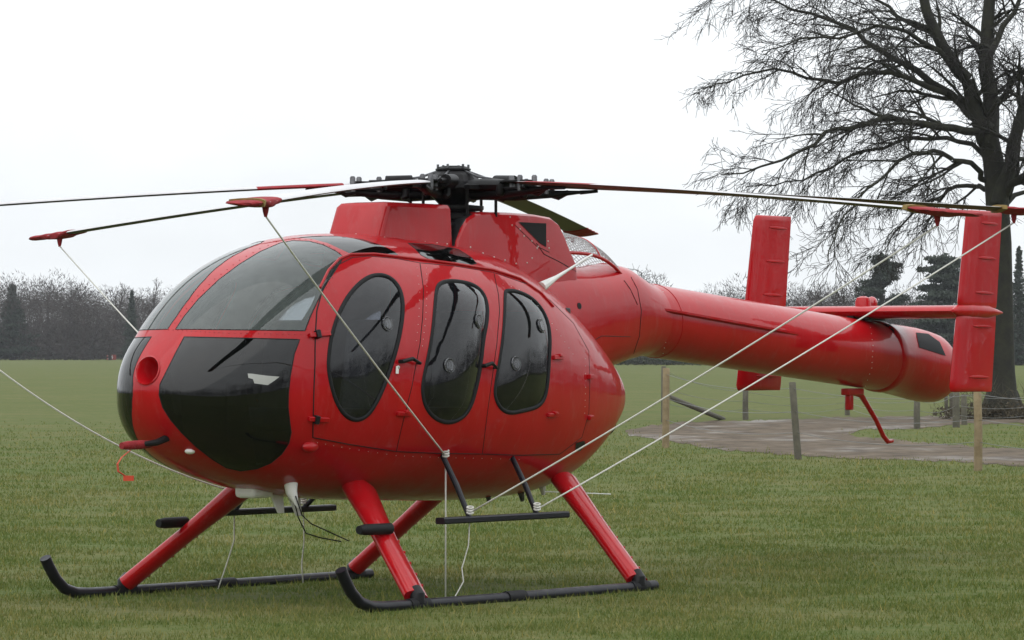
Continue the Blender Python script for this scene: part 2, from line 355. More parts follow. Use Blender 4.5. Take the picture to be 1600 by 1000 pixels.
# ------------------------------------------------------------------ trees and woods
BARK = mat('beech_bark', (0.010, 0.0095, 0.008), 0.9, vary=0.4, vscale=5, bump=0.9, bscale=9, col2=(0.026, 0.027, 0.014))
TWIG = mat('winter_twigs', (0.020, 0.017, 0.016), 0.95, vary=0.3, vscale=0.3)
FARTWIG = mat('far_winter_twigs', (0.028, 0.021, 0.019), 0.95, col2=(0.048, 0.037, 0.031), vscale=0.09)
NEEDLE = mat('dark_needles', (0.016, 0.026, 0.017), 0.9, col2=(0.030, 0.042, 0.026), vscale=0.8)
HEDGE = mat('hedge_leaves', (0.020, 0.026, 0.012), 0.9, col2=(0.042, 0.048, 0.022), vscale=1.2)
WOODP = mat('pale_fence_wood', (0.16, 0.115, 0.060), 0.85, col2=(0.26, 0.20, 0.115), vscale=7, bump=0.4, bscale=30)
WOODD = mat('grey_fence_wood', (0.065, 0.060, 0.045), 0.9, col2=(0.12, 0.11, 0.08), vscale=7, bump=0.4, bscale=30)
WIRE = mat('fence_wire', (0.20, 0.20, 0.20), 0.5, metal=0.6)
def fspan(a, b, sag, n):
    return [a + (b - a) * (i / n) - Vector((0, 0, sag * 4 * (i / n) * (1 - i / n))) for i in range(n + 1)]
def prisms(segs, n=4):
    """tapered n-sided prisms from segment rows (p0, p1, r0, r1)"""
    A = np.asarray(segs, float); p0, p1, r0, r1 = A[:, :3], A[:, 3:6], A[:, 6], A[:, 7]
    t = p1 - p0; L = np.linalg.norm(t, axis=1, keepdims=True) + 1e-9; t /= L
    up = np.where(np.abs(t[:, 2:3]) < 0.8, [[0, 0, 1.0]], [[1.0, 0, 0]]); u = np.cross(t, up); u /= np.linalg.norm(u, axis=1, keepdims=True); b = np.cross(t, u)
    k = len(A); V = np.empty((k, 2, n, 3))
    for j in range(n):
        a = 2 * math.pi * j / n; o = u * math.cos(a) + b * math.sin(a)
        V[:, 0, j] = p0 + o * r0[:, None]; V[:, 1, j] = p1 + o * r1[:, None]
    base = (np.arange(k) * 2 * n)[:, None]; F = []
    for j in range(n):
        j2 = (j + 1) % n; F.append(base + np.array([[j, j2, n + j2, n + j]]))
    return V.reshape(-1, 3), np.concatenate(F)
def rot_dir(t, ang, r):
    v = np.array([r.gauss(0, 1), r.gauss(0, 1), r.gauss(0, 1)]); v -= t * v.dot(t); v /= np.linalg.norm(v) + 1e-9
    return t * math.cos(ang) + v * math.sin(ang)
def grow(segs, pts, r0, r1, lev, cfg, r):
    pts = np.asarray(pts, float); n = len(pts)
    seg = np.linalg.norm(np.diff(pts, axis=0), axis=1); L = seg.sum(); cum = np.r_[0, np.cumsum(seg)]
    rad = lambda s: r0 + (r1 - r0) * (s / L) ** 0.85
    out = segs[min(lev, len(segs) - 1)]
    for i in range(n - 1): out.append((*pts[i], *pts[i + 1], rad(cum[i]), rad(cum[i + 1])))
    if lev >= cfg['lev']: return
    k = int(L / cfg['sp'][lev] * r.uniform(.85, 1.15)) + 1
    for c in range(k):
        s = L * (cfg['t0'][lev] + (1 - cfg['t0'][lev]) * (c + r.random()) / k); s = min(s, L * .995)
        i = min(n - 2, int(np.searchsorted(cum, s) - 1)); i = max(0, i)
        p = pts[i] + (pts[i + 1] - pts[i]) * ((s - cum[i]) / seg[i]); t = (pts[i + 1] - pts[i]) / seg[i]
        d = rot_dir(t, R(r.uniform(*cfg['ang'])), r); d = d + np.array(cfg['bias'][lev]); d /= np.linalg.norm(d)
        l = cfg['len'][lev] * r.uniform(.55, 1.25) * (0.24 + 0.76 * (1 - s / L) if lev == 0 else (.6 + .4 * (1 - s / L)))
        m = cfg['steps'][lev]; q = [p]; dd = d
        for _ in range(m):
            dd = dd + np.array([r.gauss(0, cfg['wob']), r.gauss(0, cfg['wob']), r.gauss(0, cfg['wob']) + cfg['curl'][lev]]); dd /= np.linalg.norm(dd)
            q.append(q[-1] + dd * l / m)
        rr = min(rad(s) * .62, cfg['rmax'][lev]); grow(segs, q, max(rr, cfg['rmin']), cfg['rmin'] * .8, lev + 1, cfg, r)
def big_tree():
    D = 93.0; r = random.Random(5)
    base = gp(1566, 652); e = empty('bare_tree', base); tag(e, 'large bare leafless tree spreading its branches behind the tail', 'tree')
    def P(px, py, dd=0.0): return np.array(wp(px, py, D + dd) - base)
    tr = [P(1566, 655), P(1566, 630), P(1565, 580), P(1563, 480), P(1562, 380), P(1558, 310), P(1553, 255), P(1545, 205)]
    segs = [[] for _ in range(5)]
    cfg = dict(lev=4, sp=(.44, .27, .17, .2), t0=(.12, .12, .10, .1), ang=(22, 56), bias=((-.22, 0, .02), (-.12, 0, -.05), (-.05, 0, -.16), (0, 0, -.1)), len=(2.3, 1.15, .55, .3), steps=(7, 5, 4, 3), wob=.13, curl=(-.05, -.07, -.07, -.03), rmax=(.062, .028, .013, .009), rmin=.0056)
    limbs = [([(1553, 262), (1545, 205), (1520, 150), (1497, 110), (1462, 50), (1440, -20), (1420, -110)], 0, .17, .06, 0),
             ([(1553, 262), (1548, 190), (1540, 110), (1543, 40), (1548, -40), (1556, -140)], 1.0, .18, .07, 1),
             ([(1560, 345), (1566, 290), (1582, 230), (1605, 150), (1640, 60), (1680, -60)], -1.0, .15, .05, 0),
             ([(1548, 238), (1529, 206), (1490, 200), (1441, 193), (1400, 186), (1378, 185), (1327, 201), (1290, 206), (1252, 235), (1189, 260), (1126, 273)], -2.2, .085, .010, 0),
             ([(1530, 190), (1512, 176), (1487, 147), (1432, 109), (1378, 80), (1336, 46), (1269, 21), (1210, 0), (1170, -14)], 1.5, .085, .010, 0),
             ([(1500, 158), (1480, 146), (1420, 122), (1370, 113), (1310, 130), (1260, 122), (1210, 107), (1160, 118), (1120, 131), (1090, 140)], -1.2, .060, .008, 0),
             ([(1550, 285), (1533, 269), (1505, 252), (1487, 248), (1458, 235), (1425, 240), (1403, 252), (1370, 285), (1340, 310), (1319, 336), (1303, 375), (1294, 408)], -2.8, .055, .008, 0),
             ([(1552, 292), (1530, 290), (1512, 290), (1480, 298), (1458, 311), (1425, 335), (1399, 361), (1385, 395)], 2.0, .050, .008, 0),
             ([(1500, 120), (1470, 80), (1420, 50), (1370, 40), (1310, 60), (1250, 60), (1190, 80)], -2.5, .055, .008, 0),
             ([(1552, 262), (1520, 225), (1480, 215), (1420, 215), (1380, 232), (1340, 238), (1300, 262), (1255, 282), (1210, 290), (1165, 292)], 2.5, .050, .008, 0),
             ([(1470, 65), (1430, 40), (1390, 10), (1340, -10), (1290, -20)], 2.0, .055, .008, 0),
             ([(1560, 318), (1578, 288), (1605, 272), (1660, 255), (1740, 262)], -1.5, .09, .02, 0),
             ([(1562, 330), (1585, 305), (1625, 290), (1690, 300)], 1.5, .06, .01, 0),
             ([(1540, 100), (1560, 60), (1585, 20), (1610, -30)], .5, .07, .03, 0),
             ([(1547, 180), (1570, 150), (1600, 110), (1650, 90), (1700, 95)], -2., .06, .01, 0),
             ([(1440, -20), (1380, -45), (1300, -50), (1210, -35), (1150, -15), (1100, 8)], .5, .06, .009, 0)]
    for L, dd, ra, rb, g in limbs:
        q = []
        m = len(L)
        for i, (x, y) in enumerate(L): q.append(P(x, y, dd * i / (m - 1)))
        # finer wobble along the limb
        w2 = [q[0]]
        for i in range(m - 1):
            mid = (q[i] + q[i + 1]) / 2 + np.array([r.gauss(0, .05), r.gauss(0, .05), r.gauss(0, .05)]); w2 += [mid, q[i + 1]]
        grow(segs, w2, ra * 1.3, rb * 1.3, 0, cfg, r)
    mb = MB(); rad = [.50, .36, .30, .285, .27, .26, .24, .19]; mb.tube(tr, rad, 14)
    for a in (0.3, 1.5, 2.6, 3.9, 5.2):
        mb.tube([Vector((.22 * math.cos(a), .22 * math.sin(a), .55)), Vector((.42 * math.cos(a), .42 * math.sin(a), .12)), Vector((.75 * math.cos(a), .75 * math.sin(a), -.05))], [.16, .15, .05], 8)
    mb.build('trunk', BARK, e)
    V, F = prisms(segs[0], 7); np_mesh('limbs', V, F, BARK, e, smooth=True)
    V, F = prisms(segs[1] + segs[2], 4); np_mesh('branches', V, F, BARK, e, smooth=True)
    V, F = prisms(segs[3] + segs[4], 3); np_mesh('twigs', V, F, TWIG, e)
big_tree()
def strokes(c, rad, n, ln, wd, up=.4):
    """n thin twig slivers filling an ellipsoid"""
    v = rng.normal(size=(n, 3)); v /= np.linalg.norm(v, axis=1, keepdims=True); rr = rng.random(n) ** (1 / 2.6)
    p = v * rr[:, None] * np.asarray(rad); d = v * np.asarray(rad) / max(rad) + rng.normal(size=(n, 3)) * .5 + np.array([0, 0, up]); d /= np.linalg.norm(d, axis=1, keepdims=True)
    s = np.cross(d, rng.normal(size=(n, 3))); s /= np.linalg.norm(s, axis=1, keepdims=True)
    l = ln * rng.uniform(.5, 1.3, n)[:, None]; w_ = wd * rng.uniform(.6, 1.4, n)[:, None]
    V = np.stack([p - s * w_, p + s * w_, p + d * l], 1) + np.asarray(c); return V.reshape(-1, 3)
def flakes(c, rad, n, size):
    v = rng.normal(size=(n, 3)); v /= np.linalg.norm(v, axis=1, keepdims=True); p = v * (rng.random(n) ** .45)[:, None] * np.asarray(rad)
    a = rng.normal(size=(n, 3)); a /= np.linalg.norm(a, axis=1, keepdims=True); b = np.cross(a, rng.normal(size=(n, 3))); b /= np.linalg.norm(b, axis=1, keepdims=True); s = size * rng.uniform(.5, 1.4, n)[:, None]
    return (np.stack([p - a * s * .5 - b * s * .4, p + a * s * .5 - b * s * .4, p + b * s * .7], 1) + np.asarray(c)).reshape(-1, 3)
def bare_tmpl(seed, lv=3):
    r = random.Random(seed); segs = [[] for _ in range(4)]
    cfg = dict(lev=lv, sp=(.055, .04, .035), t0=(.30, .15, .15), ang=(25, 62), bias=((0, 0, .25), (0, 0, .15), (0, 0, .05)), len=(.30, .13, .07), steps=(5, 3, 2), wob=.14, curl=(.03, .02, 0), rmax=(.008, .0035, .0026), rmin=.0019)
    tr = [np.array([0, 0, 0.])]; d = np.array([0, 0, 1.])
    for i in range(8): d = d + np.array([r.gauss(0, .08), r.gauss(0, .08), 0]); d /= np.linalg.norm(d); tr.append(tr[-1] + d * .11)
    grow(segs, tr, .020, .004, 0, cfg, r)
    V1, F1 = prisms(segs[0] + segs[1], 4); V2, F2 = prisms(segs[2] + segs[3], 3)
    return V1, F1, V2, F2
def wood(name, spots, label, dens_=950):
    VV = []
    for (x, y, h, conifer) in spots:
        cw_ = h * rng.uniform(.20, .32)
        for k in range(3): VV.append(strokes((x + rng.normal() * cw_ * .6, y + rng.normal() * cw_ * .6, h * rng.uniform(.48, .80)), (cw_, cw_, h * rng.uniform(.16, .26)), dens_ // 3, h * .055, h * .0036, .2))
        VV.append(strokes((x, y, h * .22), (cw_ * 1.3, cw_ * 1.3, h * .25), dens_ // 1, h * .08, h * .0055, .4))
        # stem as a sliver pair
        t = np.array([[x - .16, y, 0], [x + .16, y, 0], [x + rng.normal() * .5, y, h * .9], [x, y - .16, 0], [x, y + .16, 0], [x + rng.normal() * .4, y, h * .85]]); VV.append(t)
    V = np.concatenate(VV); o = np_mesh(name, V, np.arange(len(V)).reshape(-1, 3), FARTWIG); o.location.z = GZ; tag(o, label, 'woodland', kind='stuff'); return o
sp = []
for row, d in enumerate((640, 662, 690, 722, 760, 800)):
    for x in np.arange(-150, 30, 3.4):
        sp.append((x + rng.normal() * 1.2, d + rng.normal() * 6, (11.4 + .35 * row) * (1.0 if x < -57 else max(.42, 1.0 - (x + 57) / 9)) * (1 + .07 * math.sin(x * .16 + row) + .05 * math.sin(x * .41) + .10 * rng.normal()), False))
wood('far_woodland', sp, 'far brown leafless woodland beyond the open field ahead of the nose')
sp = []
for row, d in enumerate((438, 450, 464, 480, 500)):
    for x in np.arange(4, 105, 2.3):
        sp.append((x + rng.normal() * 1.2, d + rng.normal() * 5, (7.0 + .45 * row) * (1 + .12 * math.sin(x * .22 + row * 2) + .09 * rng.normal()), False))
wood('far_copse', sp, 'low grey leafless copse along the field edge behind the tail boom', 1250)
# the same woods go on round the field (they are mirrored in the windows)
ring = [(108, 445), (112, 300), (84, 140), (74, 20), (80, -60), (10, -80), (-160, -70), (-330, 80), (-330, 400), (-165, 640)]; sp = []
for (ax_, ay_), (bx_, by_) in zip(ring[:-1], ring[1:]):
    L = math.hypot(bx_ - ax_, by_ - ay_)
    for t in np.arange(0, L, 4.5):
        for o_ in (0, 9): sp.append((ax_ + (bx_ - ax_) * t / L + rng.normal() * 2 + o_ * np.sign(ax_ + .1), ay_ + (by_ - ay_) * t / L + rng.normal() * 2, 13.5 * (1 + .18 * math.sin(t * .11) + .12 * rng.normal()), False))
wood('woodland_belt', sp, 'leafless woodland belt enclosing the field, mirrored dark in the cabin windows', 330)
def bare(px, top, d, label, seed, name='bare_tree', spread=1.0):
    b = gp(px, HOR + FPX * CHG / d); h = (HOR + FPX * CHG / d - top) * d / FPX; e = empty(name, b); tag(e, label, 'tree')
    V1, F1, V2, F2 = bare_tmpl(seed); sc = np.array([h * spread, h * spread, h]) * 1.02
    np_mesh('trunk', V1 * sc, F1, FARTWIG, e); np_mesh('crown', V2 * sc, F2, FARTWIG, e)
bare(996, 408, 436, 'round-crowned bare tree rising above the tail boom joint', 21, spread=1.0)
bare(1150, 433, 436, 'bare tree whose crown meets the far tail fin edge', 22, spread=1.1)
bare(1258, 440, 436, 'bushy bare tree between the far tail fin and the pine', 23, spread=1.2)
bare(172, 433, 636, 'tall bare tree standing above the far woods by the nose', 24, spread=1.0)
bare(238, 434, 636, 'pale slender bare tree at the end of the far woods, touching the windscreen', 25, spread=.8)
bare(102, 440, 636, 'broad bare tree topping the far woods over the dark hedge', 26, spread=1.2)
def conifer(px, top, d, wpx, label, kind, seed, name):
    r = random.Random(seed); by = HOR + FPX * CHG / d; b = gp(px, by); h = (by - top) * d / FPX; wd = wpx * d / FPX / 2; e = empty(name, b); tag(e, label, 'tree')
    mb = MB(); mb.tube([(0, 0, -.05), (.05, 0, h * .4), (-.05, 0, h * .75), (0, 0, h * .95)], [h * .032, h * .024, h * .014, h * .004], 8)
    VV = []; 
    nt_ = 26 if kind != 'spire' else 30
    for k in range(nt_):
        u = k / (nt_ - 1)
        if kind == 'pine': z = h * (.50 + .46 * u); ext = wd * (1.0 - .75 * u ** 1.6) * r.uniform(.35, 1.0)
        elif kind == 'cedar': z = h * (.18 + .78 * u); ext = wd * (1.0 - .80 * u ** 1.3) * r.uniform(.5, 1.08)
        else: z = h * (.06 + .92 * u); ext = wd * (1.02 - u) * r.uniform(.55, 1.0)
        a = r.uniform(0, 2 * math.pi) if kind != 'cedar' else k * 2.4 + r.uniform(-.4, .4); c = (ext * math.cos(a), ext * math.sin(a), z)
        mb.tube([(0, 0, z - h * .03), (c[0] * .6, c[1] * .6, z), c], [h * .009, h * .006, h * .003], 5)
        s = wd * (.36 if kind != 'spire' else .30 * (1.2 - u)); 
        for q in range(3 if kind != 'cedar' else 4):
            f_ = .35 + .65 * (q + 1) / (3 if kind != 'cedar' else 4)
            VV.append(flakes((c[0] * f_ + r.gauss(0, s * .3), c[1] * f_ + r.gauss(0, s * .3), z + r.gauss(0, s * .1)), (s * 1.15, s * 1.15, s * (.36 if kind == 'pine' else .22)), 190, max(s * .19, d * .00042)))
    VV.append(flakes((0, 0, h * .96), (wd * .16, wd * .16, h * .05), 60, max(wd * .12, d * .0004)))
    if kind == 'spire':
        for u in np.linspace(.05, .97, 22): VV.append(flakes((0, 0, h * u), (wd * (1.05 - u), wd * (1.05 - u), h * .05), 150, d * .00045))
    mb.build('trunk', BARK, e)
    V = np.concatenate(VV); np_mesh('crown', V, np.arange(len(V)).reshape(-1, 3), NEEDLE, e)
conifer(1378, 397, 425, 78, 'dark pine with a flat crown standing above the tailplane', 'pine', 3, 'pine_tree')
conifer(1476, 398, 420, 120, 'broad dark cedar with level boughs behind the near tail fin', 'cedar', 4, 'cedar_tree')
conifer(1592, 388, 415, 62, 'dark conifer spire beyond the big bare tree trunk', 'spire', 6, 'conifer_tree')
conifer(1650, 400, 430, 80, 'dark cedar in the copse past the big bare tree', 'cedar', 8, 'cedar_tree')
conifer(19, 446, 634, 90, 'pointed dark conifer at the top of the far woods', 'spire', 9, 'conifer_tree')
conifer(206, 455, 630, 34, 'small dark conifer in the far woods beside the bare birch', 'spire', 10, 'conifer_tree')
def hedge(name, px0, px1, top, bot, label, n=900, m=HEDGE, cat='hedge'):
    d = FPX * CHG / (bot - HOR); a, b = gp(px0, bot), gp(px1, bot); h = (bot - top) * d / FPX; L = (b - a).length; c = (a + b) / 2; VV = []
    k = max(3, int(L / h / .8))
    for i in range(k): 
        hh = h * rng.uniform(.85, 1.08); VV.append(flakes((-L / 2 + L * (i + .5) / k, 0, hh * .5), (L / k * .75, h * .55, hh * .52), n // k, h * .14))
    V = np.concatenate(VV); o = np_mesh(name, V, np.arange(len(V)).reshape(-1, 3), m); o.location = c; tag(o, label, cat); return o
hedge('clipped_hedge', 24, 100, 545, 561.5, 'long low dark hedge at the foot of the far woods', 2600)
hedge('clipped_hedge', 104, 158, 548, 561.3, 'shorter low hedge between the long hedge and the number board', 1600)
hedge('clipped_hedge', 186, 260, 546, 561, 'dark hedge just beyond the number board, behind the nose', 1600)
hedge('field_hedge', 900, 1210, 556, 571, 'low hedge under the tail boom at the far field edge', 4200)
hedge('field_hedge', 1215, 1760, 552, 571, 'long shaded hedge below the cedar at the far field edge', 6000)
# bramble thicket at the tree's foot
VV = [strokes((x, y, .25), (.7, .5, .55), 300, .32, .005, .35) for x, y in ((-.9, .4), (-.2, .6), (.5, -.4), (1.0, .1), (1.7, .3), (-.4, -.5), (2.4, 0.2))] + [flakes((x, .1, .12), (.8, .6, .25), 420, .07) for x in (-.8, 0, .8, 1.7)]
V = np.concatenate(VV); o = np_mesh('bramble_thicket', V, np.arange(len(V)).reshape(-1, 3), mat('bramble_stems', (0.045, 0.035, 0.022), .9, col2=(.085, .07, .04), vscale=3)); o.location = gp(1568, 655); tag(o, 'brown tangled brambles round the foot of the big bare tree', 'brambles', kind='stuff')

# ------------------------------------------------------------------ fences
def post(parent, px0, top, px1, bot, wpx, m):
    d = FPX * CHG / (bot - HOR); b = gp(px1, bot); t = wp(px0, top, d); r_ = wpx * d / FPX / 2; mb = MB(); o = parent.location
    mid = (b + t) / 2 + Vector((random.uniform(-.01, .01), 0, 0)); mb.tube([b - o - Vector((0, 0, .1)), mid - o, t - o - Vector((0, 0, .015)), t - o], [r_ * 1.06, r_, r_ * .97, r_ * .8], 10); mb.build('post', m, parent, angle=40)
    return b, t
def fence(posts, label, m, wires=(.35, .62, .92), wr=.004):
    e = empty('wire_fence', gp(posts[0][2], posts[0][3])); tag(e, label, 'fence'); BT = []
    for p in posts: BT.append(post(e, *p[:5], p[5] if len(p) > 5 else m))
    for wz in wires:
        mb = MB(); path = []
        for i in range(len(BT) - 1):
            a = BT[i][0] + (BT[i][1] - BT[i][0]) * wz; b = BT[i + 1][0] + (BT[i + 1][1] - BT[i + 1][0]) * wz
            path += [p - e.location for p in fspan(a, b, .10, 8)][(0 if i == 0 else 1):]
        mb.tube(path, wr, 5); mb.build('wire', WIRE, e)
    return e
f1 = fence([(1041, 575, 1040, 700, 11), (1238, 597, 1248, 718, 11, WOODD), (1527, 606, 1528, 736, 13), (1840, 600, 1842, 752, 13)], 'near wire fence of pale round posts beside the dirt track', WOODP)
f2 = fence([(1037, 572, 1037, 660, 8), (1165, 608, 1165, 656, 9), (1324, 616, 1324, 649, 8), (1433, 622, 1433, 670, 10), (1494, 612, 1494, 668, 11), (1640, 610, 1640, 660, 10)], 'far wire fence of weathered grey posts beyond the dirt track', WOODD)
mb = MB(); a = gp(1130, 655); b = Vector(wp(1045, 620, FPX * CHG / (672 - HOR))); mb.tube([a - f1.location, b - f1.location], [.055, .05], 10); mb.build('brace_rail', WOODD, f1)
for i, (x, t, b) in enumerate(((1486, 614, 652), (1506, 616, 664), (1478, 618, 650))):
    e = empty('guard_post', gp(x, b)); tag(e, ('thin grey stake beside the brambles', 'thick dark stake against the big tree trunk', 'short weathered stake left of the tree brambles')[i].replace('left of', 'on the track side of'), 'stake'); post(e, x, t, x + 1, b, (6, 9, 6)[i], WOODD)

# ------------------------------------------------------------------ runway number board
d = FPX * CHG / (562.5 - HOR); b = gp(174, 562.5); e = empty('number_board', b); tag(e, 'small red board with white number 24 at the far field edge', 'sign')
pxm = d / FPX
mb = MB(); mb.box((0, 0, 4.2 * pxm), (15 * pxm, .06, 8 * pxm)); mb.build('board', mat('board_red', (0.30, 0.035, 0.025), .6), e, smooth=False)
for s in (-1, 1): mb = MB(); mb.box((s * 5 * pxm, .06, 2.5 * pxm), (.08, .05, 5 * pxm)); mb.build('leg', WOODD, e, smooth=False)
tcu = bpy.data.curves.new('lettering', 'FONT'); tcu.body = '24'; tcu.size = 9 * pxm; tcu.align_x = 'CENTER'; tcu.align_y = 'CENTER'; tcu.extrude = .01
to = bpy.data.objects.new('lettering_tmp', tcu); col.objects.link(to); dg = bpy.context.evaluated_depsgraph_get()
tm = bpy.data.meshes.new_from_object(to.evaluated_get(dg)); bpy.data.objects.remove(to); tm.materials.clear(); tm.materials.append(WHITE)
lo = bpy.data.objects.new('lettering', tm); col.objects.link(lo); lo.parent = e; lo.location = (-1.5 * pxm, -.05, 4.2 * pxm); lo.rotation_euler = (R(90), 0, 0)

# ------------------------------------------------------------------ damp winter air
mb = MB(); mb.box((0, 330, 12.0), (760, 1100, 26.0)); hz = mb.build('haze', RED, None, smooth=False); hz.data.materials.clear()
hm = bpy.data.materials.new('damp_air'); hm.use_nodes = True; ht = hm.node_tree; ht.nodes.clear(); ho = N(ht, 'ShaderNodeOutputMaterial'); hv = N(ht, 'ShaderNodeVolumePrincipled')
hv.inputs['Color'].default_value = (0.90, 0.94, 1.0, 1); hv.inputs['Density'].default_value = 0.00012; ht.links.new(hv.outputs[0], ho.inputs['Volume']); hz.data.materials.append(hm)
tag(hz, 'thin damp winter haze over the field', 'haze', kind='stuff')

# ------------------------------------------------------------------ helicopter
heli = empty('helicopter', (LAT0, DH, 0), HROT)
tag(heli, 'red light helicopter with black rotor hub and twin tail fins, parked on black skids', 'helicopter')
# --- the egg-shaped cabin pod: profile curves over the angle phi (nose 0, tail pi)
PP = [2.9765, -1.6325, 1.2552, 1.1455, 1.5562, 1.9679, 2.2067, 2.2102, 2.0992, 1.7276, 1.352, 0.9236, 0.7085, 0.5888, 0.5465, 0.5351, 0.6574, 1.0093, 0.3642, 0.6251, 0.7737, 0.7894, 0.7204, 0.555, 0.332, 1.2223, 1.2594, 1.3049, 1.2912, 1.2561, 1.2127, 1.1777]
Q = np.array(PP[4:]).reshape(4, 7); KPHI = np.linspace(0, math.pi, 9)
ZT, ZB, WW, ZC = np.r_[PP[2], Q[0], PP[3]], np.r_[PP[2], Q[1], PP[3]], np.r_[0, Q[2], 0], np.r_[PP[2], Q[3], PP[3]]
def cubic(fp):
    n = 9; h = KPHI[1]; A = np.eye(n); b = np.zeros(n)
    for i in range(1, n - 1): A[i, i - 1] = h; A[i, i] = 4 * h; A[i, i + 1] = h; b[i] = 6 * (fp[i + 1] - 2 * fp[i] + fp[i - 1]) / h
    M = np.linalg.solve(A, b)
    def ev(x):
        x = np.asarray(x, float); k = np.clip((x / h).astype(int), 0, n - 2); t = x - KPHI[k]
        return fp[k] + t * ((fp[k + 1] - fp[k]) / h - h * (2 * M[k] + M[k + 1]) / 6) + t * t * M[k] / 2 + t ** 3 * (M[k + 1] - M[k]) / (6 * h)
    return ev
czt, czb, cw, czc = cubic(ZT), cubic(ZB), cubic(WW), cubic(ZC)
def S(ph, th):
    ph = np.asarray(ph, float); th = np.asarray(th, float)
    X = (PP[0] + PP[1]) / 2 + (PP[0] - PP[1]) / 2 * np.cos(ph)
    ct, st = np.cos(th), np.sin(th); e = np.where(ct >= 0, 2.4, 2.3); c = czc(ph)
    Y = cw(ph) * np.sign(st) * np.abs(st) ** (2 / e)
    Z = c + np.where(ct >= 0, czt(ph) - c, c - czb(ph)) * np.sign(ct) * np.abs(ct) ** (2 / e)
    return np.stack([X, Y, Z], -1)
def SN(ph, th):
    e = 2e-3; ph = np.clip(ph, 0.012, math.pi - 0.012)
    du = S(ph + e, th) - S(ph - e, th); dv = S(ph, np.asarray(th) + e) - S(ph, np.asarray(th) - e)
    n = np.cross(dv, du); n /= np.linalg.norm(n, axis=-1, keepdims=True) + 1e-12
    P = S(ph, th); C = np.stack([P[..., 0] * 0.8 + 0.13, P[..., 1] * 0, P[..., 2] * 0 + 1.25], -1)
    s = np.sign(((P - C) * n).sum(-1, keepdims=True)); return n * np.where(s == 0, 1, s)
NU, NT = 170, 240
gph = np.linspace(0.004, math.pi - 0.004, NU); gth = np.linspace(-math.pi, math.pi, NT)
GP, GT = np.meshgrid(gph, gth, indexing='ij'); GV = S(GP, GT).reshape(-1, 3)
gf = [(i * NT + j, i * NT + j + 1, (i + 1) * NT + j + 1, (i + 1) * NT + j) for i in range(NU - 1) for j in range(NT - 1)]
POD = BVHTree.FromPolygons([tuple(p) for p in GV], gf)
HINV = HMAT.inverted(); EYE = HINV @ Vector((0, 0, CH))
def ray(px, py):
    d = HINV.to_3x3() @ Vector(((px - 800) / FPX, 1, (HOR - py) / FPX)); return EYE, d.normalized()
def pod_uv(px, py):
    o, d = ray(px, py); loc, nrm, idx, dist = POD.ray_cast(o, d)
    if loc is None: return None
    i, j = divmod(idx, NT - 1); v = np.array(loc)
    # Newton on the smooth surface for the exact parameters
    ph, th = (gph[i] + gph[i + 1]) / 2, (gth[j] + gth[j + 1]) / 2
    for _ in range(4):
        e = 1e-4; p = S(ph, th); Ju = (S(ph + e, th) - p) / e; Jv = (S(ph, th + e) - p) / e
        a, *_ = np.linalg.lstsq(np.c_[Ju, Jv], v - p, rcond=None)
        ph = float(np.clip(ph + np.clip(a[0], -.02, .02), 0.01, math.pi - 0.01)); th = float(np.clip(th + np.clip(a[1], -.03, .03), -math.pi, math.pi))
    return ph, th
def dens(poly, step=5.0, closed=True):
    out = []; n = len(poly)
    for i in range(n if closed else n - 1):
        a = np.array(poly[i], float); b = np.array(poly[(i + 1) % n], float); k = max(1, int(np.hypot(*(b - a)) / step))
        out += [tuple(a + (b - a) * j / k) for j in range(k)]
    if not closed: out.append(tuple(poly[-1]))
    return out
def smooth_poly(poly, it=2):
    for _ in range(it):
        q = []
        for i in range(len(poly)):
            a = np.array(poly[i], float); b = np.array(poly[(i + 1) % len(poly)], float)
            q += [tuple(a * .75 + b * .25), tuple(a * .25 + b * .75)]
        poly = q
    return poly
def uvpoly(poly, closed=True, ymin=None, step=5.0):
    out = []
    for x, y in dens(poly, step, closed):
        q = pod_uv(x, y)
        if q is None: continue
        ph, th = q
        if ymin is not None:
            lim = math.asin(min(1, (ymin / max(1e-3, float(cw(ph)))) ** 1.2)); th = max(th, lim)
        if out and math.hypot(ph - out[-1][0], th - out[-1][1]) < 1e-3: continue
        out.append((ph, th))
    return out
def crop(pts, ox, oy, sc): return [(ox + x / sc, oy + y / sc) for x, y in pts]
C1 = lambda p: crop(p, 150, 340, 3.124)
C2 = lambda p: crop(p, 450, 360, 2.3818)
C3 = lambda p: crop(p, 500, 230, 3.2)
C4 = lambda p: crop(p, 900, 300, 2.2857)
C6 = lambda p: crop(p, 180, 480, 3.572)
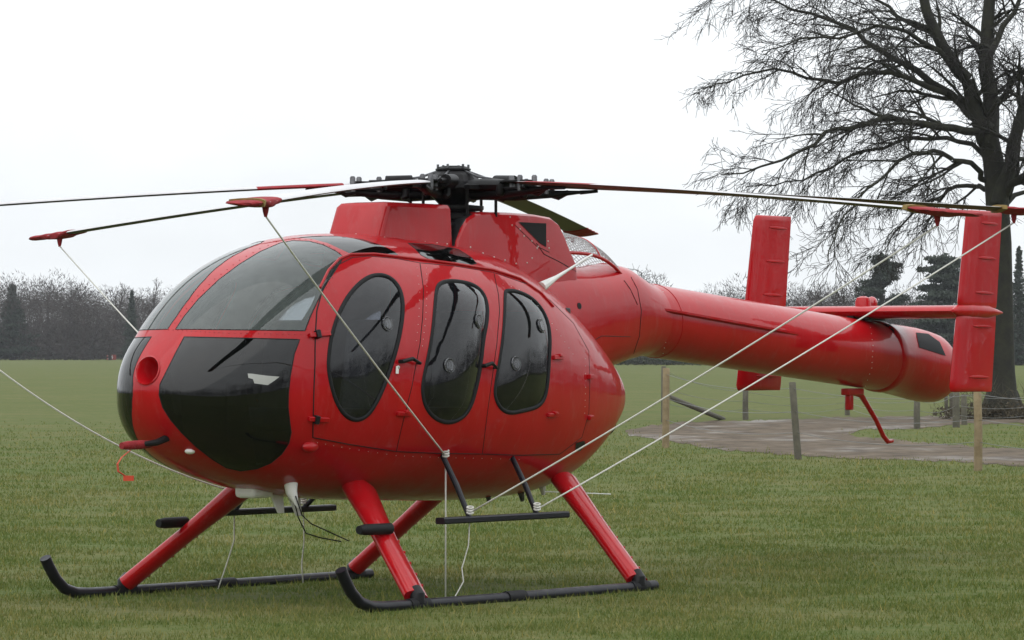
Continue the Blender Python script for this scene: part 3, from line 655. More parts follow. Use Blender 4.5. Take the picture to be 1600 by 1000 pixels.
PX = {
 'windscreen': C1([(388, 545), (430, 482), (500, 397), (600, 302), (700, 227), (800, 166), (900, 123), (960, 112), (1040, 115), (1110, 133), (1170, 163), (1207, 190), (1180, 245), (1130, 320), (1085, 400), (1045, 485), (1020, 552), (800, 549), (600, 547)]),
 'chin_window': C6([(385, 165), (700, 172), (1030, 180), (1000, 260), (978, 380), (968, 480), (966, 560), (975, 640), (983, 700), (970, 760), (930, 820), (870, 870), (790, 903), (700, 915), (620, 897), (540, 848), (450, 778), (370, 700), (310, 630), (265, 560), (245, 490), (250, 430), (290, 350), (340, 250)]),
 'roof_window': C1([(965, 96), (1060, 89), (1180, 90), (1300, 105), (1400, 137), (1460, 168), (1480, 186), (1400, 184), (1300, 178), (1240, 176), (1200, 157), (1130, 124), (1050, 103)]),
 'roof_window2': C3([(440, 480), (560, 486), (690, 510), (755, 550), (783, 582), (740, 590), (620, 576), (540, 558), (505, 540), (475, 508)]),
 'win1': smooth_poly(C2([(150, 470), (160, 395), (185, 315), (225, 240), (280, 183), (330, 163), (378, 173), (412, 208), (427, 260), (426, 320), (415, 390), (395, 470), (365, 560), (335, 630), (300, 687), (258, 709), (213, 692), (178, 640), (158, 570), (149, 515)])),
 'win2': smooth_poly(C2([(548, 240), (556, 203), (588, 188), (640, 190), (692, 203), (727, 233), (742, 280), (740, 340), (727, 400), (717, 500), (702, 580), (682, 652), (652, 697), (600, 718), (548, 702), (512, 662), (498, 610), (500, 560), (518, 480), (533, 400), (542, 320)])),
 'win3': smooth_poly(C2([(806, 245), (808, 228), (820, 224), (850, 226), (902, 248), (942, 288), (967, 340), (975, 400), (972, 470), (967, 560), (957, 622), (932, 656), (880, 670), (825, 681), (790, 664), (768, 622), (768, 580), (783, 500), (798, 400), (804, 320)])),
}
fr1 = [(240, 102), (180, 132), (130, 215), (107, 300), (101, 400), (100, 500), (96, 600), (92, 770)]
re1 = [(490, 122), (503, 220), (500, 320), (490, 420), (475, 500), (460, 580), (440, 660), (420, 740), (402, 822)]
re2 = [(765, 158), (782, 240), (786, 300), (776, 420), (757, 560), (738, 700), (722, 831)]
re3 = [(975, 262), (1060, 345), (1118, 450), (1122, 560), (1118, 680), (1092, 770), (1010, 832)]
PX['door1'] = C2(fr1 + [(230, 796), (402, 822)] + re1[::-1][1:] + [(400, 106), (300, 97)])
PX['door2'] = C2(re1 + [(560, 829), (722, 831)] + re2[::-1][1:] + [(620, 134)])
PX['door3'] = C2(re2 + [(860, 836), (1010, 832)] + re3[::-1][1:] + [(900, 205)])
UV = {k: uvpoly(v, ymin=0.024 if k in ('windscreen', 'roof_window') else None) for k, v in PX.items()}
hole = [(231 + 17 * math.cos(a) + 4 * math.sin(a), 579 - 21 * math.sin(a)) for a in np.linspace(0, 2 * math.pi, 26)[:-1]]
UVH = uvpoly(hole)
US = 1.8
regions = []                                              # (name, side, polygon in scaled parameters)
for k in UV:
    for sgn in (1, -1): regions.append((k, sgn, [(p * US, t * sgn) for p, t in UV[k]]))
regions.append(('hole', 0, [(p * US, t) for p, t in UVH]))
pts = []; eds = []
nu, ntt = 84, 120
e0 = 0.03
for i, ph in enumerate(np.linspace(e0, math.pi - e0, nu)):
    for th in np.linspace(-math.pi, math.pi, ntt): pts.append((ph * US, th))
for nm, sg, poly in regions:
    o = len(pts); pts += poly; k = len(poly); eds += [(o + i, o + (i + 1) % k) for i in range(k)]
cv, ce, cf, *_ = delaunay_2d_cdt([Vector(p) for p in pts], eds, [], 0, 1e-5)
cv = np.array([tuple(v) for v in cv]); cf = np.array([tuple(f) for f in cf if len(f) == 3])
PV = S(cv[:, 0] / US, cv[:, 1]); PN = SN(cv[:, 0] / US, cv[:, 1])
cen = cv[cf].mean(1); cls = np.full(len(cf), -1)
order = sorted(range(len(regions)), key=lambda i: 0 if regions[i][0].startswith('door') else 1)
for i in order: cls[inside(cen, regions[i][2])] = i
def pod_part(name, sel, m, parent, off=0.0, caps=False, custom=True, bulge=0.0, poly=None):
    fcs = cf[sel]; ids = np.unique(fcs); mp_ = -np.ones(len(PV), int); mp_[ids] = np.arange(len(ids))
    V = PV[ids] + PN[ids] * off
    if bulge and poly is not None:
        B = S(np.array([p[0] / US for p in poly]), np.array([p[1] for p in poly]))
        d = np.sqrt(((V[:, None] - B[None]) ** 2).sum(-1)).min(1); V = V + PN[ids] * (bulge * (1 - np.exp(-(d / 0.10) ** 1.3)))[:, None]
    F = [tuple(int(x) for x in mp_[f]) for f in fcs]
    nr = PN[ids]
    if caps:
        for lo in (True, False):
            ring = [i for i in ids if abs(cv[i, 0] / US - (e0 if lo else math.pi - e0)) < 1e-4]; ring.sort(key=lambda i: cv[i, 1])
            F.append(tuple(int(mp_[i]) for i in ring[:-1]))
    me = bpy.data.meshes.new(name); me.from_pydata([tuple(p) for p in V], [], F); me.materials.append(m); me.update()
    # make every face look outwards
    bm = bmesh.new(); bm.from_mesh(me); bm.verts.ensure_lookup_table()
    for f in bm.faces:
        a = sum((Vector(nr[v.index]) for v in f.verts), Vector())
        if f.normal.dot(a) < 0: f.normal_flip()
    bm.to_mesh(me); bm.free()
    o = link(name, me, parent, True, angle=0)
    if custom and not bulge: me.normals_split_custom_set_from_vertices([tuple(x) for x in nr])
    return o
names = [r[0] for r in regions] + ['shell']
isdoor = np.array([names[c].startswith('door') if c >= 0 else False for c in cls])
shell = pod_part('fuselage_shell', cls == -1, RED, heli, caps=True)
iswin = np.array([(c >= 0 and not names[c].startswith('door')) for c in cls])
lin = pod_part('cabin_liner', ~iswin & (np.abs(PV[cf].mean(1)[:, 0] - 1.0) < 1.95), LINER, heli, off=-0.022)
doors = {}
DL = {'door1': 'front crew door with a large oval window', 'door2': 'middle door with a tall bowed window', 'door3': 'rear door with a narrow window'}
for i, (nm, sg, poly) in enumerate(regions):
    if nm.startswith('door'):
        d = pod_part('door', cls == i, RED, heli, off=0.003); doors[(nm, sg)] = d; tag(d, DL[nm])
def uv_tube(poly, r, name, m, parent, closed=True, off=0.0, flat=0.6):
    P = S(np.array([p[0] for p in poly]), np.array([p[1] for p in poly])); Nn = SN(np.array([p[0] for p in poly]), np.array([p[1] for p in poly]))
    mb = MB(); n = len(poly); secs = []; K = 8
    for i in range(n):
        a, b = P[(i - 1) % n] if closed or i else P[i], P[(i + 1) % n] if closed or i < n - 1 else P[i]
        t = (b - a) / (np.linalg.norm(b - a) + 1e-9); s_ = np.cross(Nn[i], t); s_ /= np.linalg.norm(s_) + 1e-9
        secs.append([P[i] + Nn[i] * (off + r * flat * math.sin(q)) + s_ * r * math.cos(q) for q in np.linspace(0, 2 * math.pi, K + 1)[:-1]])
    if closed: secs.append(secs[0])
    mb.loft(secs, cap=not closed); return mb.build(name, m, parent, angle=60)
wins = []
for i, (nm, sg, poly) in enumerate(regions):
    sel = cls == i; up = [(p / US, t) for p, t in poly]
    if nm == 'windscreen': wins.append(pod_part('windscreen', sel, GL_WS, heli)); tag(wins[-1], 'grey see-through windscreen half')
    elif nm == 'chin_window': wins.append(pod_part('chin_window', sel, GL_CHIN, heli, bulge=0.012, poly=poly)); tag(wins[-1], 'dark lower nose window')
    elif nm.startswith('roof'): wins.append(pod_part('roof_window', sel, GL_CHIN, heli)); tag(wins[-1], 'smoked roof window')
    elif nm.startswith('win'):
        d = doors[('door' + nm[3], sg)]
        wins.append(pod_part('window', sel, GL_SIDE, d, bulge=(0.02, 0.055, 0.03)[int(nm[3]) - 1], poly=poly))
        uv_tube(up, 0.0135, 'window_seal', RUBBER, d, off=0.004)
for (nm, sg), d in doors.items():
    uv_tube([(p, t * sg) for p, t in UV[nm]], 0.0042, 'door_gap_seal', RUBBER, d, off=0.001, flat=0.9)
# rim strips round the glazing: raised red frames
for nm in ('windscreen', 'chin_window', 'roof_window2'):
    for sg in (1, -1): uv_tube([(p, t * sg) for p, t in UV[nm]], 0.0035, 'glazing_edge', RUBBER, heli, off=0.0, flat=0.6)
def bvh_of(objs):
    V = []; F = []
    for o in objs:
        k = len(V); V += [tuple(v.co) for v in o.data.vertices]; F += [tuple(i + k for i in p.vertices) for p in o.data.polygons]
    return BVHTree.FromPolygons(V, F)
SKIN = bvh_of([shell] + list(doors.values()) + wins)
def hit(px, py, bvh=None):
    o, d = ray(px, py); loc, n, i, q = (bvh or SKIN).ray_cast(o, d)
    if loc is None: return None, None
    if n.dot(d) > 0: n = -n
    return loc, n
def frame_at(loc, n, tdir):
    t = Vector(tdir); t = (t - n * t.dot(n)).normalized(); b = n.cross(t); return Matrix((t, b, n)).transposed()
def fitting(px, py, size, name, m, parent, tdir=(1, 0, 0), lift=0.0, bevel=0.004, bvh=None):
    loc, n = hit(px, py, bvh)
    if loc is None: return None
    M3 = frame_at(loc, n, tdir); mb = MB(); mb.box((0, 0, 0), size); o = mb.build(name, m, None, smooth=True, bevel=bevel)
    o.data.transform(M3.to_4x4()); o.data.transform(Matrix.Translation(loc + n * (size[2] / 2 + lift - 0.004))); o.parent = parent; return o
def patch(poly, name, m, parent, bvh=None, off=0.004, step=5.0):
    """a sheet lying on a surface, outlined in photo pixels"""
    P = dens(poly, step); q = np.array(P); lo, hi = q.min(0), q.max(0)
    grid = [(x, y) for x in np.arange(lo[0], hi[0], step) for y in np.arange(lo[1], hi[1], step)]
    ins = inside(np.array(grid), P) if grid else []
    pts2 = list(P) + [g for g, k in zip(grid, ins) if k]
    v, e, f, *_ = delaunay_2d_cdt([Vector(p) for p in pts2], [(i, (i + 1) % len(P)) for i in range(len(P))], [], 1, 1e-4)
    V = []
    for x in v:
        loc, n = hit(x[0], x[1], bvh)
        if loc is None: V.append(V[-1] if V else (0, 0, 0)); continue
        V.append(tuple(loc + n * off))
    mb = MB(); mb.add(V, [tuple(x) for x in f]); return mb.build(name, m, parent)
# nose inlet: a real recess behind the hole
up = UVH; P = S(np.array([p[0] for p in up]), np.array([p[1] for p in up])); c0 = P.mean(0); mb = MB(); secs = []
for k, (dx, sc) in enumerate([(0.004, 1.10), (0.008, 1.03), (0, 0.97), (-0.03, 0.86), (-0.08, 0.70), (-0.14, 0.55), (-0.15, 0.02)]):
    secs.append([tuple(c0 + (p - c0) * sc + np.array([dx, 0, dx * 0.25])) for p in P])
mb.loft(secs, cap=False); o = mb.build('nose_inlet', RED, heli, angle=80); tag(o, 'round recessed air inlet in the nose')

# --- door furniture on the near side
d1, d2, d3 = doors[('door1', 1)], doors[('door2', 1)], doors[('door3', 1)]
for (x, y) in ((497, 523), (495, 655)):
    fitting(x + 2, y, (0.15, 0.028, 0.022), 'hinge', RED, d1); fitting(x - 2, y, (0.03, 0.05, 0.035), 'hinge_pin', BLACK, d1)
for (x, y, d) in ((870, 559, d3), (862, 648, d3), (630, 646, d2)):
    fitting(x, y, (0.12, 0.026, 0.024), 'hinge', RED, d); fitting(x + 2, y - 3, (0.03, 0.02, 0.034), 'hinge_pin', RED, d)
for (x, y) in ((920, 589), (920, 652)): fitting(x, y, (0.06, 0.03, 0.03), 'latch', RED, heli)
for (x0, x1, y, d) in ((624, 651, 562, d1), (752, 770, 569, d2)):
    a, n = hit(x0, y + 3); b, n2 = hit(x1, y + 6); mid, n3 = hit((x0 + x1) / 2, y - 1)
    mb = MB(); mb.tube([a - n * .01, a + n * 0.03, mid + n3 * 0.04, b + n2 * 0.03, b + n2 * .004], [0.012, 0.013, 0.012, 0.010, 0.006], 8); mb.build('door_handle', BLACK, d)
    a, n = hit(x0 - 3, y + 12); mb = MB(); mb.ball(a + n * 0.006, 0.012, sc=(1, 1, 1)); mb.build('lock_barrel', SILVER, d)
fitting(619, 578, (0.022, 0.045, 0.004), 'white_plate', WHITE, d1, tdir=(1, 0, 0.1), lift=0.012, bevel=0)  # small white plate just off the door skin
def vent(px, py, d, r=0.042):
    loc, n = hit(px, py); M3 = frame_at(loc, n, (1, 0, 0)); mb = MB()
    ring = [loc + n * 0.004 + M3 @ Vector((math.cos(a) * r, math.sin(a) * r, 0)) for a in np.linspace(0, 2 * math.pi, 25)]
    mb.tube(ring, 0.0055, 6, cap=False)
    mb.tube([loc + n * 0.002, loc + n * 0.012], [r * 0.86, r * 0.8], 20)
    mb.build('window_vent', glass('vent_acrylic', (0.3, 0.31, 0.33), 0.10, 0.10, (0.5, 0.5, 0.52)) if 'vent_acrylic' not in MATS else MATS['vent_acrylic'], d)
for x, y, d in ((605, 506, d1), (747, 502, d2), (702, 571, d2), (845, 509, d3), (806, 568, d3)): vent(x, y, d)
# teardrop light, tie-down eye, nose lamp, access marks
for (x, y, sx, sz, nm, m) in ((485, 698, 0.07, 0.035, 'side_light', RED), (297, 705, 0.035, 0.018, 'nose_lamp', WHITE)):
    loc, n = hit(x, y); mb = MB(); mb.ball(loc, 1.0, 14, 8, (sx, 0.03, sz)); mb.build(nm, m, heli)
emb = patch(C6([(738, 370), (765, 372), (840, 382), (915, 388), (890, 408), (850, 435), (775, 425), (768, 402), (742, 395)]), 'winged_emblem', SILVER, heli, off=0.004, step=3)
tag(emb, 'small silver wing-shaped emblem on the dark nose window')
# rub strip / roof gutter from the windscreen frame back over the doors
gut = uvpoly(C2([(118, 215), (150, 150), (190, 108), (230, 92), (320, 90), (480, 108), (620, 126), (760, 148), (860, 180), (940, 235), (985, 285)]), closed=False)
for sg in (1, -1): uv_tube([(p, t * sg) for p, t in gut], 0.009, 'roof_gutter', RED, heli, closed=False, off=0.004, flat=1.2)
low = uvpoly(C2([(92, 772), (230, 797), (402, 824), (560, 831), (722, 834), (860, 839), (1010, 836)]), closed=False)
# --- cabin fittings seen through the glazing
mb = MB(); fl = [(2.25, .22), (1.9, .34), (1.3, .46), (0.6, .50), (0.0, .46), (-0.5, .36)]; fl = fl + [(x, -y) for x, y in fl[::-1]]; mb.loft([[(x, y, z) for x, y in fl] for z in (.77, .80)]); mb.build('cabin_floor', LINER, heli, smooth=False)
mb = MB(); mb.box((-0.55, 0, 1.3), (0.05, 1.05, 0.95)); mb.build('rear_bulkhead', LINER, heli, bevel=0.01)
mb = MB(); mb.loft([[(2.42, -.17, .8), (2.42, .17, .8), (2.15, .17, .8), (2.15, -.17, .8)], [(2.46, -.19, 1.3), (2.46, .19, 1.3), (2.28, .19, 1.3), (2.28, -.19, 1.3)], [(2.45, -.30, 1.36), (2.45, .30, 1.36), (2.25, .30, 1.36), (2.25, -.30, 1.36)], [(2.40, -.30, 1.56), (2.40, .30, 1.56), (2.25, .30, 1.6), (2.25, -.30, 1.6)]])
pan = mb.build('instrument_panel', BLACK, heli, bevel=0.01, smooth=False)
for k, (y, z) in enumerate([(-.2, 1.48), (-.08, 1.48), (.06, 1.48), (.2, 1.48)]):
    mb = MB(); mb.tube([(2.252, y, z), (2.243, y, z)], 0.045, 16); mb.build('gauge', METAL, pan)
def seat(x, y):
    e = empty('cabin_seat'); e.parent = heli; e.location = (x, y, 0.80)
    mb = MB(); mb.box((0.05, 0, 0.27), (0.46, 0.46, 0.14)); mb.build('cushion', SEAT, e, bevel=0.04)
    mb = MB(); mb.box((-0.22, 0, 0.58), (0.12, 0.44, 0.62), Matrix.Rotation(R(-10), 3, 'Y')); mb.build('backrest', SEAT, e, bevel=0.045)
    mb = MB(); mb.box((0.0, 0, 0.10), (0.36, 0.40, 0.20)); mb.build('seat_box', LINER, e, bevel=0.01)
for x, y in ((1.45, 0.33), (1.45, -0.33), (0.55, 0.33), (0.55, -0.33)): seat(x, y)
for y in (0.33, -0.33):
    mb = MB(); mb.tube([(1.95, y, .8), (1.93, y, 1.0), (1.86, y * 0.95, 1.12), (1.80, y * 0.93, 1.25)], [0.014, 0.014, 0.013, 0.02], 8); mb.build('cyclic_stick', BLACK, heli)
# dark tapered strip slanting down behind the windscreen
for sg in (1,):
    mb = MB(); q0 = Vector(hp(505, 440, 0.55)); 
    a, _ = hit(500, 440); b, _ = hit(372, 560)
    mb.tube([a + Vector((-0.05, -0.10, 0)), (a + b) / 2 + Vector((-0.06, -0.12, 0)), b + Vector((-0.05, -0.05, 0))], [0.028, 0.022, 0.008], 8); mb.build('windscreen_strip', RUBBER, heli)

# --- mast fairing (doghouse) ahead of the mast
def rrect(x0, x1, wd, z, rc, n=5):
    """outline round the front corners, open square at the back"""
    o = [(x1, -wd, z)]
    for s in (-1, 1):
        for k in range(n + 1):
            a = math.pi / 2 * k / n
            cx_, cy_ = x0 - rc, s * (wd - rc)
            o.append((cx_ + rc * (math.sin(a) if s < 0 else math.cos(a)), cy_ + s * rc * (math.cos(a) if s < 0 else math.sin(a)), z))
    o.append((x1, wd, z)); return o
mb = MB(); mb.loft([rrect(1.10, 0.30, 0.235, 2.02, 0.07), rrect(1.05, 0.30, 0.222, 2.17, 0.05), rrect(0.955, 0.305, 0.212, 2.40, 0.04), rrect(0.93, 0.305, 0.19, 2.425, 0.03), rrect(0.89, 0.31, 0.14, 2.431, 0.02)])
mb.build('mast_fairing', RED, heli, angle=30)
# --- engine cowl behind the mast
prof = [(0.33, 1.75), (0.32, 2.10), (0.29, 2.20), (0.235, 2.28), (0.17, 2.345), (0.09, 2.38), (-0.03, 2.392), (-0.3, 2.394), (-0.55, 2.39), (-0.73, 2.375), (-0.82, 2.335), (-0.88, 2.26), (-0.94, 2.16), (-1.00, 2.07), (-1.02, 1.75)]
def cowl_sec(y, ins):
    o = []
    n = len(prof)
    for i, (x, z) in enumerate(prof):
        a = np.array(prof[max(0, i - 1)]); b = np.array(prof[min(n - 1, i + 1)]); t = (b - a) / np.hypot(*(b - a)); nn = np.array([t[1], -t[0]])
        spread = 0.025 * max(0, (2.3 - z) / 0.5)
        o.append((x - nn[0] * ins, y + math.copysign(spread, y), z - nn[1] * ins))
    return o
mb = MB(); mb.loft([cowl_sec(-0.205, 0.05), cowl_sec(-0.225, 0.025), cowl_sec(-0.243, 0.008), cowl_sec(-0.255, 0.0) , cowl_sec(0.255, 0.0), cowl_sec(0.243, 0.008), cowl_sec(0.225, 0.025), cowl_sec(0.205, 0.05)])
# profile offset above shrinks the outer faces: swap so that the flanks carry the rounding
mb = MB(); sec = []
for y, ins in ((-0.262, 0.045), (-0.255, 0.018), (-0.235, 0.004), (-0.20, 0.0), (0.20, 0.0), (0.235, 0.004), (0.255, 0.018), (0.262, 0.045)): sec.append(cowl_sec(y, ins))
mb.loft(sec); npf = len(prof)
for i in range(len(sec) - 1):
    for j in (0, 1, 2, 3, 4):
        if 2 <= i <= 4: mb.m[i * npf + j] = 1  # front faces coloured black in place of the shaded hollow inside the cowl
cowl = mb.build('engine_cowl', [RED, BLACK], heli, angle=32)
CW = bvh_of([cowl])
patch([(810, 347), (853, 349), (853, 386), (843, 380)], 'cooling_duct', RUBBER, heli, CW, 0.003)
# dark gap between the fairings: the transmission deck and mast
mb = MB(); mb.box((0.14, 0, 2.15), (0.42, 0.36, 0.34)); mb.build('transmission_deck', HUBM, heli, bevel=0.02)
mb = MB(); mb.tube([(0, 0, 2.2), (0, 0, 2.5)], [0.12, 0.075], 20); mb.build('rotor_mast', HUBM, heli)
# --- neck fairing down to the tail boom
def ell(x, zt, zb, wd, n=32, e=2.2, tilt=0.0):
    zc, hh = (zt + zb) / 2, (zt - zb) / 2; o = []
    for k in range(n):
        a = 2 * math.pi * k / n; c, s = math.cos(a), math.sin(a)
        z = hh * math.copysign(abs(c) ** (2 / e), c)
        o.append((x + tilt * z, wd * math.copysign(abs(s) ** (2 / e), s), zc + z))
    return o
BS = -0.0857
def bz(x): return 1.715 + BS * -(x + 2.1)
BZ = lambda x: 1.715 + 0.0857 * (x + 2.1)
mb = MB(); mb.loft([ell(-0.55, 2.02, 1.15, .38, e=2.6), ell(-0.9, 2.05, 1.22, .375, e=2.6), ell(-1.2, 2.05, 1.30, .36, e=2.6), ell(-1.45, 2.06, 1.36, .34, e=2.6), ell(-1.62, 2.085, 1.385, .318, e=2.6), ell(-1.76, 2.075, 1.415, .298, e=2.5), ell(-1.9, 2.03, 1.435, .28, e=2.3), ell(-2.03, 1.985, 1.455, .266, e=2.1), ell(-2.12, 1.968, 1.458, .258, e=2.0)])
neck = mb.build('fan_fairing', RED, heli, angle=60)
NECK = bvh_of([neck])
def seam(path, bvh, r=.0035, name='panel_seam'):
    pts_ = []
    for x, y in dens(path, 5, False):
        loc, n = hit(x, y, bvh)
        if loc is not None: pts_.append(loc)
    if len(pts_) > 2: mb = MB(); mb.tube(pts_, r, 6); return mb.build(name, RUBBER, heli)
seam([(986, 433), (996, 452), (1002, 485), (999, 525), (990, 552)], NECK); seam([(975, 438), (985, 452), (996, 476)], NECK, .003); seam([(905, 545), (940, 525), (985, 526)], NECK, .0025)
seam([(838, 380), (850, 397), (876, 410), (900, 424)], CW, .003); seam([(805, 352), (838, 384), (858, 394)], CW, .0025)
loc, n = hit(905, 478, NECK); mb = MB(); mb.tube([loc - n * .01, loc + n * .003], .022, 14); mb.build('drain_grommet', RUBBER, heli)
# fan inlet screen: an arch of woven wire between cowl and neck
mb = MB(); 
def scr(u, v):   # u 0..1 fore-aft, v -1..1 across
    a = v * 1.25; x = -0.88 - 0.78 * u
    top = 2.30 - 0.02 * u - 0.20 * u ** 3.2; r = 0.27 - 0.05 * u
    return Vector((x, r * math.sin(a), top - r * 0.85 * (1 - math.cos(a))))
for i in range(27): mb.tube([scr(i / 26, v) for v in np.linspace(-1, 1, 15)], 0.0022, 3, cap=False)
for j in range(29): mb.tube([scr(u, -1 + 2 * j / 28) for u in np.linspace(0, 1, 12)], 0.0022, 3, cap=False)
tag(mb.build('inlet_screen', mat('galvanised_wire', (0.30, 0.30, 0.30), 0.5, metal=0.5), heli), 'grey wire mesh screen over the fan inlet')
mb = MB(); mb.tube([scr(0.55, v) for v in np.linspace(-1, 1, 15)], 0.008, 8); mb.tube([scr(1.0, v) for v in np.linspace(-1, 1, 15)], 0.012, 8); mb.tube([scr(u, 1.0) for u in np.linspace(0, 1, 10)], 0.012, 8); mb.tube([scr(u, -1.0) for u in np.linspace(0, 1, 10)], 0.012, 8); mb.build('screen_frame', RED, heli)
# --- tail boom
mb = MB(); bs = []
for x in np.linspace(-2.02, -5.2, 14): bs.append(ell(x, BZ(x) + .254, BZ(x) - .254, .254, 40, 2.0, 0.0857))
mb.loft(bs); boom = mb.build('tail_boom', RED, heli, angle=60)
for x in (-2.08, -2.26):
    mb = MB(); mb.loft([ell(x + dx, BZ(x + dx) + r, BZ(x + dx) - r, r, 40, 2.0, 0.0857) for dx, r in ((0.012, .253), (0.010, .2575), (-0.010, .2575), (-0.012, .253))], cap=False); mb.build('boom_joint_band', RED, heli, angle=50)
BOOM = bvh_of([boom])
# strake down the boom flank
mb = MB(); secs = []
for k in range(18):
    x = -1.99 - (1.72) * k / 17; a = R(78 + 4 * k / 17); y, z = .254 * math.sin(a), BZ(x) + .254 * math.cos(a); t = 0.028 * min(1, k / 0.8 + .25) * min(1, (17 - k) / 4 + .1)
    secs.append([(x, y - .01, z + .006), (x, y + t, z + .010), (x, y + t, z - .004), (x, y - .01, z - .02)])
mb.loft(secs); mb.build('boom_strake', RED, heli, angle=30)
# thruster can at the end
mb = MB(); cs = []
for x, r, dz in ((-5.12, .252, 0), (-5.14, .266, 0), (-5.20, .268, 0), (-5.22, .262, 0), (-5.45, .268, -.005), (-5.66, .276, -.012), (-5.80, .275, -.018), (-5.90, .268, -.02), (-5.955, .248, -.02), (-5.985, .20, -.02)):
    cs.append(ell(x, BZ(x) + dz + r, BZ(x) + dz - r, r, 40, 2.0, 0.0857))
mb.loft(cs); can = mb.build('thruster_can', RED, heli, angle=40); CAN = bvh_of([can])
patch([(1431, 520), (1450, 522), (1468, 535), (1477, 556), (1436, 543)], 'thruster_outlet', RUBBER, heli, CAN, 0.004, 4)  # flat dark sheet stands in for the shade inside the outlet
patch([(1376, 508), (1392, 506), (1398, 520), (1388, 530), (1378, 528)], 'actuator_opening', RUBBER, heli, CAN, 0.004, 4)  # shade in this opening is a dark sheet laid on the can
# --- tailplane and end fins
def foil(n=10, th=0.12):
    up = [(1 - 0.5 * (1 - math.cos(math.pi * k / n)), ) for k in range(n + 1)]
    xs = [u[0] for u in up]
    yt = lambda x: 5 * th * (0.2969 * math.sqrt(max(x, 0)) - 0.126 * x - 0.3516 * x * x + 0.2843 * x ** 3 - 0.1036 * x ** 4)
    return [(x, yt(x)) for x in xs] + [(x, -yt(x)) for x in xs[::-1][1:-1]]
FO = foil(9, 0.13); FT = foil(9, 0.155)
YN, YF = 0.925, -0.925
mb = MB(); mb.loft([[(-4.76 - 0.60 * x, y, 1.785 - 0.02 * x + 0.62 * t) for x, t in FT] for y in np.linspace(YF + .02, YN - .02, 6)]); mb.build('tailplane', RED, heli, angle=60)
for y in (YN, YF):   # bulged tips with the rear cone
    mb = MB(); mb.loft([[(x, y + wd * math.sin(a), 1.785 + dz + hh * math.cos(a)) for a in np.linspace(0, 2 * math.pi, 15)[:-1]] for x, wd, hh, dz in ((-4.72, .012, .01, 0), (-4.78, .035, .042, 0), (-4.95, .048, .055, 0), (-5.2, .045, .048, -.004), (-5.35, .022, .022, -.008), (-5.43, .006, .006, -.01))]); mb.build('fin_fairing', RED, heli)
def fin(y, zl, zh, xle0, xle1, ch0, ch1, cant, z0):
    mb = MB(); secs = []
    zs = [zl, zl + .012, zl + .04] + list(np.linspace(zl + .1, zh - .1, 4)) + [zh - .04, zh - .012, zh]
    for z in zs:
        u = (z - 1.2) / 1.3; xl = xle0 + (xle1 - xle0) * u; ch = ch0 + (ch1 - ch0) * u; edge = min(z - zl, zh - z)
        ins = 0.035 * (1 - min(1, edge / 0.04)) ** 2; tk = 0.6 if edge < 1e-6 else 1
        secs.append([(xl - ins - (ch - 1.2 * ins) * x, y + (z - 1.78) * cant + ch * t * 0.75 * tk, z) for x, t in FO])
    mb.loft(secs); f = mb.build('fin', RED, heli, angle=60)
    for z in np.linspace(zl + 0.11, zh - 0.09, max(2, int((zh - zl) / 0.19))):
        u = (z - 1.2) / 1.3; xl = xle0 + (xle1 - xle0) * u; ch = ch0 + (ch1 - ch0) * u
        for s in (1, -1):
            b = MB(); yy = y + (z - 1.78) * cant
            th_ = lambda x: ch * 0.75 * 5 * .13 * (0.2969 * math.sqrt(x) - 0.126 * x - 0.3516 * x * x + 0.2843 * x ** 3 - 0.1036 * x ** 4)
            b.tube([(xl - ch * x, yy + s * (th_(x) + 0.001), z - 0.01 * (x - .4)) for x in np.linspace(0.36, 0.88, 6)], [.004, .010, .011, .011, .010, .004], 6); b.build('stiffener', RED, f)
    return f
for y in (YN, YF):
    fin(y, 1.81, 2.52, -4.665, -4.905, .61, .52, 0.0, 0); fin(y, 1.195, 1.765, -4.665, -4.905, .61, .52, 0.0, 0)
mb = MB(); mb.box((-4.95, 0.0, 1.765), (0.30, 0.06, 0.09)); mb.box((-4.95, 0.12, 1.755), (0.25, 0.03, 0.07)); mb.box((-4.95, -0.12, 1.755), (0.25, 0.03, 0.07)); mb.build('tailplane_mount', BLACK, heli, bevel=0.006)
mb = MB(); mb.tube([(-4.98, 0, 1.80), (-4.98, 0, 1.86), (-4.98, 0, 1.888), (-4.98, 0, 1.90)], [.062, .06, .048, .02], 18); mb.build('beacon_base', RED, heli, angle=40)
mb = MB(); mb.ball((-5.1, 0.0, 1.85), 0.045, 12, 8, (1, 1, 1.1)); mb.build('beacon_lens', LAMP, heli)
# tail skid and underside aerial
sk = [hp(1335, 614), hp(1345, 617), hp(1352, 628), hp(1368, 655), hp(1380, 681), hp(1387, 690), hp(1394, 689)]
mb = MB(); mb.tube(sk, [.022, .022, .020, .018, .018, .018, .014], 10); mb.build('tail_skid', RED, heli)
mb = MB(); mb.box(hp(1332, 612), (0.22, 0.07, 0.05)); mb.box(hp(1327, 628), (0.05, 0.05, 0.12)); mb.build('tail_skid_mount', RED, heli, bevel=0.01)
